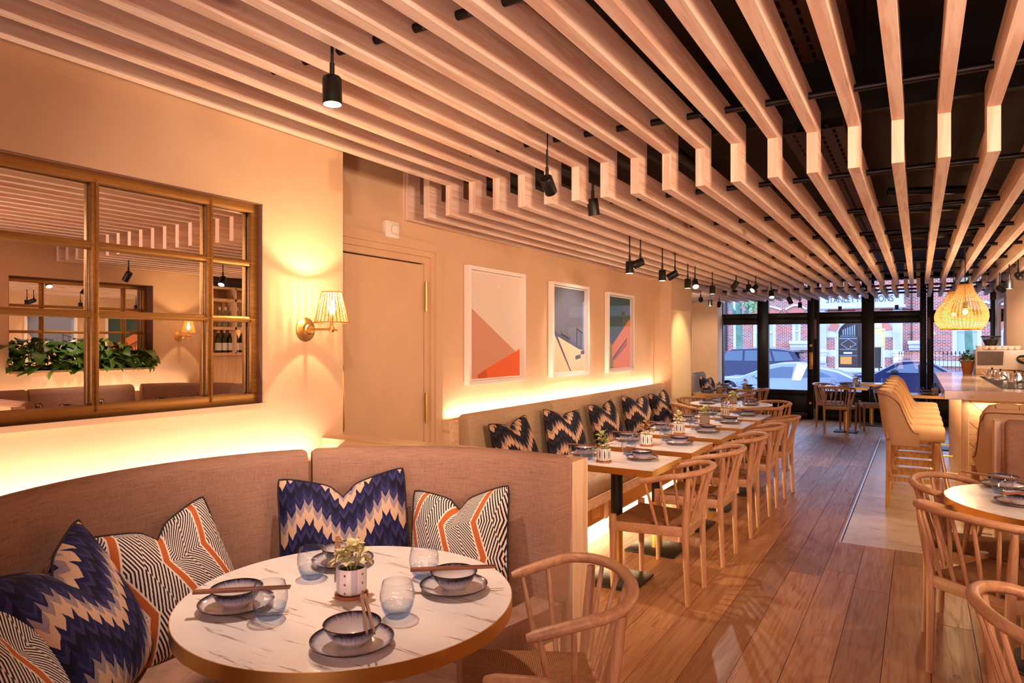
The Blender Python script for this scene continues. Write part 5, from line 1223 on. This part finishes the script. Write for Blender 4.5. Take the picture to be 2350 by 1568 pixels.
# chevron boards on the front face, joints recessed
wch = .17; bw = 1.75
def clip(poly, x0, x1, z0, z1):
    def cut(P, f):
        out = []
        for i in range(len(P)):
            a, b = P[i], P[(i + 1) % len(P)]; fa, fb = f(a), f(b)
            if fa >= 0: out.append(a)
            if fa * fb < 0: k = fa / (fa - fb); out.append((a[0] + (b[0] - a[0]) * k, a[1] + (b[1] - a[1]) * k))
        return out
    for f in (lambda p: p[0] - x0, lambda p: x1 - p[0], lambda p: p[1] - z0, lambda p: z1 - p[1]):
        poly = cut(poly, f)
        if len(poly) < 3: return None
    return poly
for side in range(3):
    xa = .345 + side * .62; xb = min(xa + .62, 2.14); sg = -1 if side % 2 == 0 else 1
    for k in range(-6, 12):
        zb = k * wch
        q = [(xa, zb), (xb, zb + sg * (xb - xa)), (xb, zb + sg * (xb - xa) + wch - .005), (xa, zb + wch - .005)]
        q = clip(q, xa + .002, xb - .002, .0, 1.024)
        if q: MB().prism(q, 6.545, 6.56 + .001 * (k % 3), 1).build('chevron_board', 'ply', t, smooth=0)
MB().box(.345, 2.14, 6.56, 6.70, 0, 1.027).build('front_backing', 'oak_y', t, smooth=0)
m = MB(); m.tube([(.22, 6.55, .20), (.22, 10.2, .20)], .019, 14).build('foot_rail', 'brass', t)
for y in (6.7, 7.9, 9.1, 10.1): MB().tube([(.33, y, .20), (.22, y, .20)], .010, 8).build('rail_bracket', 'brass', t)
m = MB(); m.tube([(.36, 6.42, .20), (2.1, 6.42, .20)], .019, 14).build('foot_rail', 'brass', t)
# things on the bar
t = thing('potted_plant', 'bushy green plant in a terracotta pot at the far end of the bar', 'potted plant', (.51, 9.95, 1.10))
MB().lathe([(.001, 0), (.048, 0), (.068, .13), (.074, .13), (.075, .155), (.066, .155), (.063, .135), (.001, .135)], 28).build('pot', 'terracotta', t); MB().cyl((0, 0, .132), (0, 0, .14), .062, n=16).build('soil', 'soil', t)
rr = random.Random(12); ll = leaf('leaf_green'); ld = leaf('leaf_dark')
for i in range(70):
    a = rr.uniform(0, 6.28); r = rr.random() ** .5 * .065; s_ = rr.uniform(.035, .06)
    o = ob('leaf', ll if i % 3 else ld, t, (r * math.cos(a), r * math.sin(a), .15 + rr.uniform(0, .11) * (1.2 - r / .08)), (rr.uniform(-.2, 1.1), rr.uniform(-.3, .3), a - PI / 2)); o.scale = (s_, s_, s_)
m = MB()
for i in range(12): a = i * .52; m.tube([(.02 * math.cos(a), .02 * math.sin(a), .13), (.05 * math.cos(a), .05 * math.sin(a), .22)], .0025, 4)
m.build('stems', 'leaf_green', t)
# coffee machine
t = thing('coffee_machine', 'white espresso machine with dark rear panel at the end of the bar', 'coffee machine', (.88, 9.98, 1.10))
prof = [(-.30, .06), (-.30, .29), (.24, .295), (.30, .22), (.34, .15), (.34, .045), (.10, .06)]
m = MB(); m.prism(prof, -.24, .26, 1); m.build('body', 'white', t, bevel=.012)
MB().prism([(-.285, .11), (-.285, .275), (-.03, .275), (-.04, .115)], -.252, -.238, 1).build('rear_panel', 'steel_blue', t, smooth=0) if 'steel_blue' in MT else MB().prism([(-.285, .11), (-.285, .275), (-.03, .275), (-.04, .115)], -.252, -.238, 1).build('rear_panel', 'lens_off', t, smooth=0)
MB().prism([(-.30, .0), (-.30, .075), (.34, .03), (.34, .0)], -.245, .25, 1).build('drip_base', 'trim', t, bevel=.006)
m = MB(); m.loft([[(x + .15 + rx * math.cos(a), -.256 + .004 * (q == 1), .185 + rz * math.sin(a)) for a in (2 * PI * j / 24 for j in range(24))] for q, (x, rx, rz) in enumerate(((0, .062, .050), (0, .062, .050)))], True); m.build('round_emblem', 'black_metal', t, smooth=0)
m = MB()
for k, (dx, dz, w_) in enumerate(((.0, .008, .045), (.014, -.006, .04), (.02, -.020, .026))): m.loft([[(.15 + dx + w_ * math.cos(a), -.2575 - .003 * q, .185 + dz + w_ * .28 * math.sin(a)) for a in (2 * PI * j / 16 for j in range(16))] for q in (0, 1)], True)
m.build('emblem_wing', 'trim', t, smooth=0)
m = MB(); m.cyl((.33, -.1, .19), (.42, -.1, .185), .03, n=14).cyl((.40, -.1, .185), (.40, -.1, .13), .032, n=14).cyl((.40, -.12, .15), (.58, -.22, .16), .010, n=8); m.build('group_head', 'chrome', t)
m = MB(); m.cyl((.33, .12, .19), (.42, .12, .185), .03, n=14).cyl((.40, .12, .185), (.40, .12, .13), .032, n=14); m.build('group_head', 'chrome', t)
MB().box(.30, .56, -.22, .24, .0, .03).build('drip_tray', 'chrome', t, bevel=.006)
cup = MB().lathe([(.001, 0), (.022, 0), (.034, .022), (.038, .045), (.035, .045), (.030, .022), (.001, .006)], 18).mesh('cup', 'white', 50)
for i in range(7): tag(ob('cup', cup, None, (.62 + i * .062, 9.82 + .01 * (i % 2), 1.395)), 'white cup in the front row on top of the espresso machine', 'cup', 'front row of cups on the espresso machine')
for i in range(7): tag(ob('cup', cup, None, (.63 + i * .062, 9.95 + .01 * (i % 2), 1.395)), 'white cup in the back row on top of the espresso machine', 'cup', 'back row of cups on the espresso machine')
t = thing('coffee_grinder', 'coffee grinder with bean filled hopper behind the espresso machine', 'grinder', (.77, 10.32, 1.10))
MB().box(-.07, .07, -.04, .04, 0, .26).build('body', 'black_metal', t, bevel=.02); MB().lathe([(.035, .26), (.045, .30), (.098, .445), (.095, .445), (.04, .30)], 24).build('hopper', 'hopper', t) if 'hopper' in MT else MB().lathe([(.035, .26), (.045, .30), (.098, .445), (.095, .445), (.04, .30)], 24).build('hopper', 'bottle_clear', t)
MB().lathe([(.001, .27), (.033, .27), (.042, .302), (.085, .41), (.001, .42)], 20).build('beans', 'beans', t) if 'beans' in MT else MB().lathe([(.001, .27), (.033, .27), (.042, .302), (.085, .41), (.001, .42)], 20).build('beans', 'soil', t)
MB().lathe([(.001, .458), (.105, .458), (.105, .445), (.001, .445)], 24).build('lid', 'black_metal', t)
def jug(x, y, z, label, r=.045, h=.11, mat='chrome', cat='jug', nm='milk_jug'):
    t = thing(nm, label, cat, (x, y, z)); MB().lathe([(.001, 0), (r, 0), (r * 1.02, h * .5), (r * .8, h), (r * .76, h), (r * .9, h * .5), (.001, .005)], 24).build('body', mat, t)
    MB().tube([(r * .85, 0, h * .85), (r * 1.6, 0, h * .85), (r * 1.75, 0, h * .5), (r * 1.5, 0, h * .25), (r, 0, h * .2)], .005, 8).build('handle', mat, t); return t
jug(1.10, 9.62, 1.13, 'steel milk jug on the drip tray of the espresso machine', .048, .13)
def teapot(x, y, z, label):
    t = jug(x, y, z, label, .055, .09, 'chrome', 'teapot', 'teapot'); MB().lathe([(.001, .10), (.045, .092), (.045, .088), (.001, .088)], 20).build('lid', 'chrome', t); MB().ball((0, 0, .112), .012, 10).build('knob', 'black_metal', t)
    MB().tube([(-.05, 0, .04), (-.085, 0, .07), (-.10, 0, .09)], [.012, .009, .006], 8).build('spout', 'chrome', t)
teapot(.68, 8.95, 1.088, 'steel teapot behind the bar, nearest the terracotta pot'); teapot(.72, 8.55, 1.088, 'steel teapot behind the bar, middle one'); teapot(.80, 8.15, 1.088, 'steel teapot behind the bar, nearest the camera')
t = thing('dish_rack', 'dark tray rack behind the bar beside the teapots', 'rack', (1.15, 8.2, 1.088)); MB().box(-.25, .25, -.6, .7, 0, .03).build('tray', 'black_metal', t, bevel=.005)
for i in range(6): MB().cyl((-.24, -.55 + i * .24, .03), (-.24, -.55 + i * .24, .10), .006, n=6).build('post', 'black_metal', t)
MB().cyl((-.24, -.56, .10), (-.24, .66, .10), .006, n=6).build('top_wire', 'black_metal', t)
hl = MB().lathe([(.001, .004), (.030, .004), (.034, .13), (.036, .13), (.032, 0), (.001, 0)], 24).mesh('highball_glass', 'tumbler', 50)
for i, (x, y) in enumerate(((.69, 7.25), (.77, 7.30))): tag(ob('highball_glass', hl, None, (x, y, 1.088)), ('tall clear glass behind the bar, left of the pair', 'tall clear glass behind the bar, right of the pair')[i], 'glass', 'tall glasses behind the bar')
# ---------------------------------------------------------------- bar stools (front = +y)
def make_stool(label, group, roll=False, W=.205, nm='bar_stool'):
    t = thing(nm, label, 'stool', (0, 0, 0), 0, group)
    m = MB(); D = .23
    prof = rrect(-W + .03, W - .03, .60, .715, .045, 5)
    rings = []
    for y, e in ((-.20, .0), (.19, .0), (.225, .03), (.243, .12), (.247, .3)):
        rings.append([(x * (1 - e), y, .6575 + (z - .6575) * (1 - e) + (.012 * math.cos(x / W * 1.5) if z > .66 else 0)) for x, z in prof])
    m.loft(rings, True).build('seat', 'stool_fab', t, smooth=50)
    # wrap-round shell: back high, wings sweeping down to the seat
    m = MB(); n = 28; rows = []
    for i in range(n + 1):
        u = -1 + 2 * i / n; au = abs(u); s = 1 if u > 0 else -1
        if au > .5: f = (au - .5) / .5; bx_, by_ = s * W, -.10 + .15 * f
        else: a = au / .5 * PI / 2; bx_, by_ = s * W * math.sin(a) ** .8 if a > 0 else 0, -.10 - .11 * math.cos(a) ** .8
        h = 1.045 if au < .30 else 1.045 - .335 * (3 * ((au - .30) / .62) ** 2 - 2 * ((au - .30) / .62) ** 3 if au < .92 else 1)
        nx, ny = (s, 0) if au > .5 else (s * math.sin(au / .5 * PI / 2), -math.cos(au / .5 * PI / 2))
        rows.append((bx_, by_, nx, ny, max(.705, h)))
    rings = []
    for bx_, by_, nx, ny, h in rows:
        r = []
        for f in (0, .35, .7, 1.0):
            z = .565 + (h - .565) * f; lean = .055 * ((z - .565) / .48) ** 1.3; taper = -.03 * max(0, (.66 - z) / .1)
            o = .022 + lean * (1 if ny < -.3 else .4) + taper; r.append((bx_ + nx * o, by_ + ny * o, z - (.012 if f == 1 else 0)))
        lt = .055 * ((h - .565) / .48) ** 1.3 * (1 if ny < -.3 else .4)
        r.append((bx_ + nx * lt, by_ + ny * lt, h + .006))
        for f in (1.0, .7, .35, 0):
            z = .60 + (h - .60) * f; lean = .055 * ((z - .565) / .48) ** 1.3; o = -.022 + lean * (1 if ny < -.3 else .4); r.append((bx_ + nx * o, by_ + ny * o, z - (.012 if f == 1 else 0)))
        rings.append(r)
    m.loft(rings, True).build('wing_back', 'stool_fab', t, smooth=60)
    pts = [(r[3][0] * 1.006, r[3][1] * 1.006, r[3][2] - .018) for r in rings]; MB().tube(pts, .0035, 6).build('piping', 'piping', t)
    if roll:
        k = 0
        for i in range(2, n - 1, 2):
            a, b2 = rings[i][4], rings[i + 2][4] if i + 2 <= n else rings[n][4]
            MB().tube([a, tuple((Vector(a) + Vector(b2)) / 2 + Vector((0, 0, .004))), b2], [.022, .030, .022], 10).build('top_roll', 'stool_fab', t)
    for sx in (-1, 1):
        for sy in (-1, 1):
            x, y = sx * (W - .045), sy * .185
            m = MB(); m.loft([[(x * k + a * w, y * k + b * w, z) for a, b in ((-1, -1), (1, -1), (1, 1), (-1, 1))] for z, w, k in ((0, .015, 1.06), (.30, .019, 1.02), (.602, .021, 1.0))]).build('leg', 'stool_leg', t, bevel=.002)
    for z, a, b in ((.30, (-.19, -.188), (.19, -.188)), (.225, (-.19, .19), (.19, .19)), (.262, (-.192, -.188), (-.192, .188)), (.262, (.192, -.188), (.192, .188))):
        A, B = Vector((*a, z)), Vector((*b, z)); d = (B - A).normalized(); q = Vector((-d.y, d.x, 0)) * .011; m = MB()
        m.add([A - q + Vector((0, 0, -.018)), B - q + Vector((0, 0, -.018)), B + q + Vector((0, 0, -.018)), A + q + Vector((0, 0, -.018)), A - q + Vector((0, 0, .018)), B - q + Vector((0, 0, .018)), B + q + Vector((0, 0, .018)), A + q + Vector((0, 0, .018))],
              [(3, 2, 1, 0), (4, 5, 6, 7), (0, 1, 5, 4), (1, 2, 6, 5), (2, 3, 7, 6), (3, 0, 4, 7)]).build('stretcher', 'stool_leg', t, smooth=0)
    return t
SO = ['nearest', 'second', 'third', 'fourth', 'fifth', 'farthest']
st0 = None
for i in range(6):
    lb = '%s of the six cream upholstered bar stools along the bar' % SO[i]; y = 7.16 + i * .57
    if st0 is None: st0 = make_stool(lb, 'bar stools along the bar'); st0.location = (-.045, y, 0); st0.rotation_euler = (0, 0, heading(1, 0))
    else: dup(st0, (-.045, y, 0), heading(1, .02 * (i % 3 - 1)), lb)
ls = make_stool('tufted high-backed bar stool in front of the chevron bar panel', 'stools at the bar front', True, .31, 'tufted_stool'); ls.location = (.66, 5.80, 0); ls.rotation_euler = (0, 0, heading(-.30, .95))
# ---------------------------------------------------------------- woven pendant lamps over the bar
def pendant(label, x, y, zb, first=[None]):
    if first[0] is not None: return dup(first[0], (x, y, zb), None, label)
    t = thing('pendant_lamp', label, 'pendant lamp', (x, y, zb), 0, 'woven pendant lamps')
    prof = [(.118, 0), (.150, .030), (.172, .075), (.180, .120), (.176, .160), (.160, .205), (.132, .250), (.100, .295), (.076, .335), (.062, .375), (.055, .405)]
    def at(f):
        k = f * (len(prof) - 1); i = min(int(k), len(prof) - 2); g = k - i; return prof[i][0] * (1 - g) + prof[i + 1][0] * g, prof[i][1] * (1 - g) + prof[i + 1][1] * g
    m = MB()
    for i in range(36): r, z = at(i / 35); m.ring(r, .0027, z, 40, 4)
    m.build('weave', 'wicker_lit', t, smooth=60)
    m = MB()
    for i in range(36):
        a = 2 * PI * i / 36; m.tube([(r * math.cos(a), r * math.sin(a), z) for r, z in (at(k / 10) for k in range(11))], .0026, 4)
    m.build('ribs', 'wicker_lit', t, smooth=60)
    MB().ring(.118, .006, 0, 40, 6).build('rim', 'wicker', t); MB().ring(.055, .005, .405, 30, 6).build('rim', 'wicker', t)
    MB().cyl((0, 0, .16), (0, 0, 1.123), .004, n=8).build('cord', 'black_metal', t); MB().cyl((0, 0, .19), (0, 0, .25), .02, n=14).build('lamp_holder', 'black_metal', t)
    MB().ball((0, 0, .16), .020, 14, (1, 1, 1.3)).build('bulb', 'bulb', t)
    d = bpy.data.lights.new('pendant_bulb', 'POINT'); d.energy = 17; d.color = (1, .66, .32); d.shadow_soft_size = .05; o = bpy.data.objects.new('pendant_bulb', d); COL.objects.link(o); o.parent = t; o.location = (0, 0, .105)
    first[0] = t; return t
pendant('nearer of two glowing woven rattan pendant lamps over the bar', .362, 7.4, 1.597); pendant('farther of two woven rattan pendants, mostly hidden by the nearer', .325, 8.75, 1.62)
# ---------------------------------------------------------------- spotlights on rods
def spot_body():
    m = MB(); m.lathe([(.001, .100), (.030, .100), (.0335, .095), (.0345, .0), (.0315, .0), (.0305, .004)], 28); a = m.mesh('head', 'black_metal', 40)
    b = MB().lathe([(.001, .003), (.0305, .002)], 24).mesh('lens', 'lens', 40); c = MB().lathe([(.001, .003), (.0305, .002)], 24).mesh('lens', 'lens_off', 40); return a, b, c
SH, SL, SF = spot_body()
NSP = [0]
def spotlight(label, x, y, z, top, aim=None, power=55, on=True, angle=62, col=SPOT, blend=.7, short=False):
    "z is the height of the lower rim; aim None = straight down"
    t = thing('spotlight', label, 'spotlight', (x, y, z), 0, 'black ceiling spotlights')
    d = Vector((0, 0, -1)) if aim is None else (Vector(aim) - Vector((x, y, z))).normalized()
    q = Vector((0, 0, -1)).rotation_difference(d)
    piv = Vector((0, 0, .075)); hd = ob('head', SH, t); hd.rotation_mode = 'QUATERNION'; hd.rotation_quaternion = q; hd.location = piv - q @ Vector((0, 0, .075)) if aim is not None else (0, 0, 0)
    ob('lens', SL if on else SF, hd)
    m = MB(); zt = top - z; m.cyl((0, 0, .098), (0, 0, .150), .009, n=12).cyl((0, 0, .15), (0, 0, max(.2, zt)), .0055, n=10); m.build('stem', 'black_metal', t)
    if on:
        l = bpy.data.lights.new('spot_beam', 'SPOT'); l.energy = power * 1.5; l.color = col; l.spot_size = math.radians(angle); l.spot_blend = blend; l.shadow_soft_size = .018
        o = bpy.data.objects.new('spot_beam', l); COL.objects.link(o); o.parent = hd; o.location = (0, 0, -.002)
    return t
lo = 2.44; hi = 2.63
spotlight('large black spotlight hanging over the front mirror wall, lens lit', -1.80, 1.767, 2.327, hi, (-1.70, 1.70, .75), 66, angle=72)
spotlight('tilted black spotlight at the step of the slatted ceiling', -1.70, 3.22, 2.262, hi, (-1.9, 5.0, .9), 55)
spotlight('short black spotlight half hidden among slats past the step', -1.685, 3.78, 2.245, lo, (-1.62, 4.1, .75), 45)
T_ = [(-2.055, 5.356, 2.05, None, 'lit black spotlight over the second wall bench table', 45), (-1.985, 5.42, 2.07, (-3.0, 4.75, 1.55), 'tilted spotlight beside the one over the second bench table', 50),
      (-2.04, 6.15, 2.05, None, 'lit black spotlight over the third wall bench table', 45), (-1.97, 6.31, 2.05, (-3.0, 6.2, 1.5), 'tilted black cylinder spotlight aimed at the middle picture', 45),
      (-2.09, 7.13, 2.05, None, 'lit black spotlight over the fifth wall bench table', 45), (-2.09, 7.40, 2.06, (-1.4, 6.0, .4), 'bright tilted spotlight turned towards the camera over the bench', 45),
      (-2.087, 8.12, 2.05, None, 'black spotlight hanging over the far round table', 45), (-1.99, 8.9, 2.15, (-2.8, 9.15, 1.2), 'short lit spotlight between slats beyond the far round table', 45),
      (-1.96, 9.5, 2.16, None, 'short dark spotlight stub left of a tilted lit one', 0), (-1.81, 9.2, 2.12, (-2.6, 8.0, 1.0), 'small tilted lit spotlight near the middle of the far ceiling', 35),
      (-1.725, 9.8, 2.08, (-1.4, 8.9, .4), 'small tilted lit spotlight before the shop door mullion', 35), (-1.74, 11.4, 2.08, (-1.2, 12.3, .6), 'small dark tilted spotlight before the second shop window', 20), (-1.79, 12.9, 2.08, None, 'tiny spotlight nearest the second shop window', 15),
      (-2.93, 10.7, 2.08, (-3.7, 13.8, 1.5), 'nearest of three small spotlights in the alcove', 60), (-2.94, 11.3, 2.08, None, 'middle of three small spotlights in the alcove', 40), (-2.98, 12.05, 2.08, (-3.6, 13.8, 1.0), 'farthest of three small spotlights in the alcove', 60),
      (.855, 11.1, 2.05, None, 'farthest of four spotlights to the right of the pendants', 0), (.828, 9.94, 2.05, (1.9, 11.5, 1.5), 'third of four spotlights right of the pendants', 70), (.828, 8.94, 2.05, None, 'second of four spotlights right of the pendants', 30), (.86, 8.5, 2.08, (1.5, 11.5, 1.6), 'nearest of four spotlights right of the pendants', 70)]
for x, y, z, aim, lb, p in T_: spotlight(lb, x, y, z, lo, aim, p, p > 0)
# fittings outside the frame: seen only in the mirror, lighting the right table, aisle and floor
for x, y, z, aim, lb, p in ((-.35, .25, 2.33, (-3.0, 3.5, 1.45), 'black spotlight over the near aisle seen only in the mirror', 85), (1.35, 2.5, 2.2, (.6, 3.8, .75), 'black spotlight above the right-hand booth seen only in the mirror', 25),
                            (1.5, 4.0, 2.1, (2.1, 3.9, 1.3), 'tilted black spotlight facing the right-hand wall, seen reflected', 40), (.95, 4.7, 2.08, (.5, 3.9, .7), 'black spotlight over the right round table, seen reflected', 22)):
    spotlight(lb, x, y, z, hi if y < 3.6 else lo, aim, p)
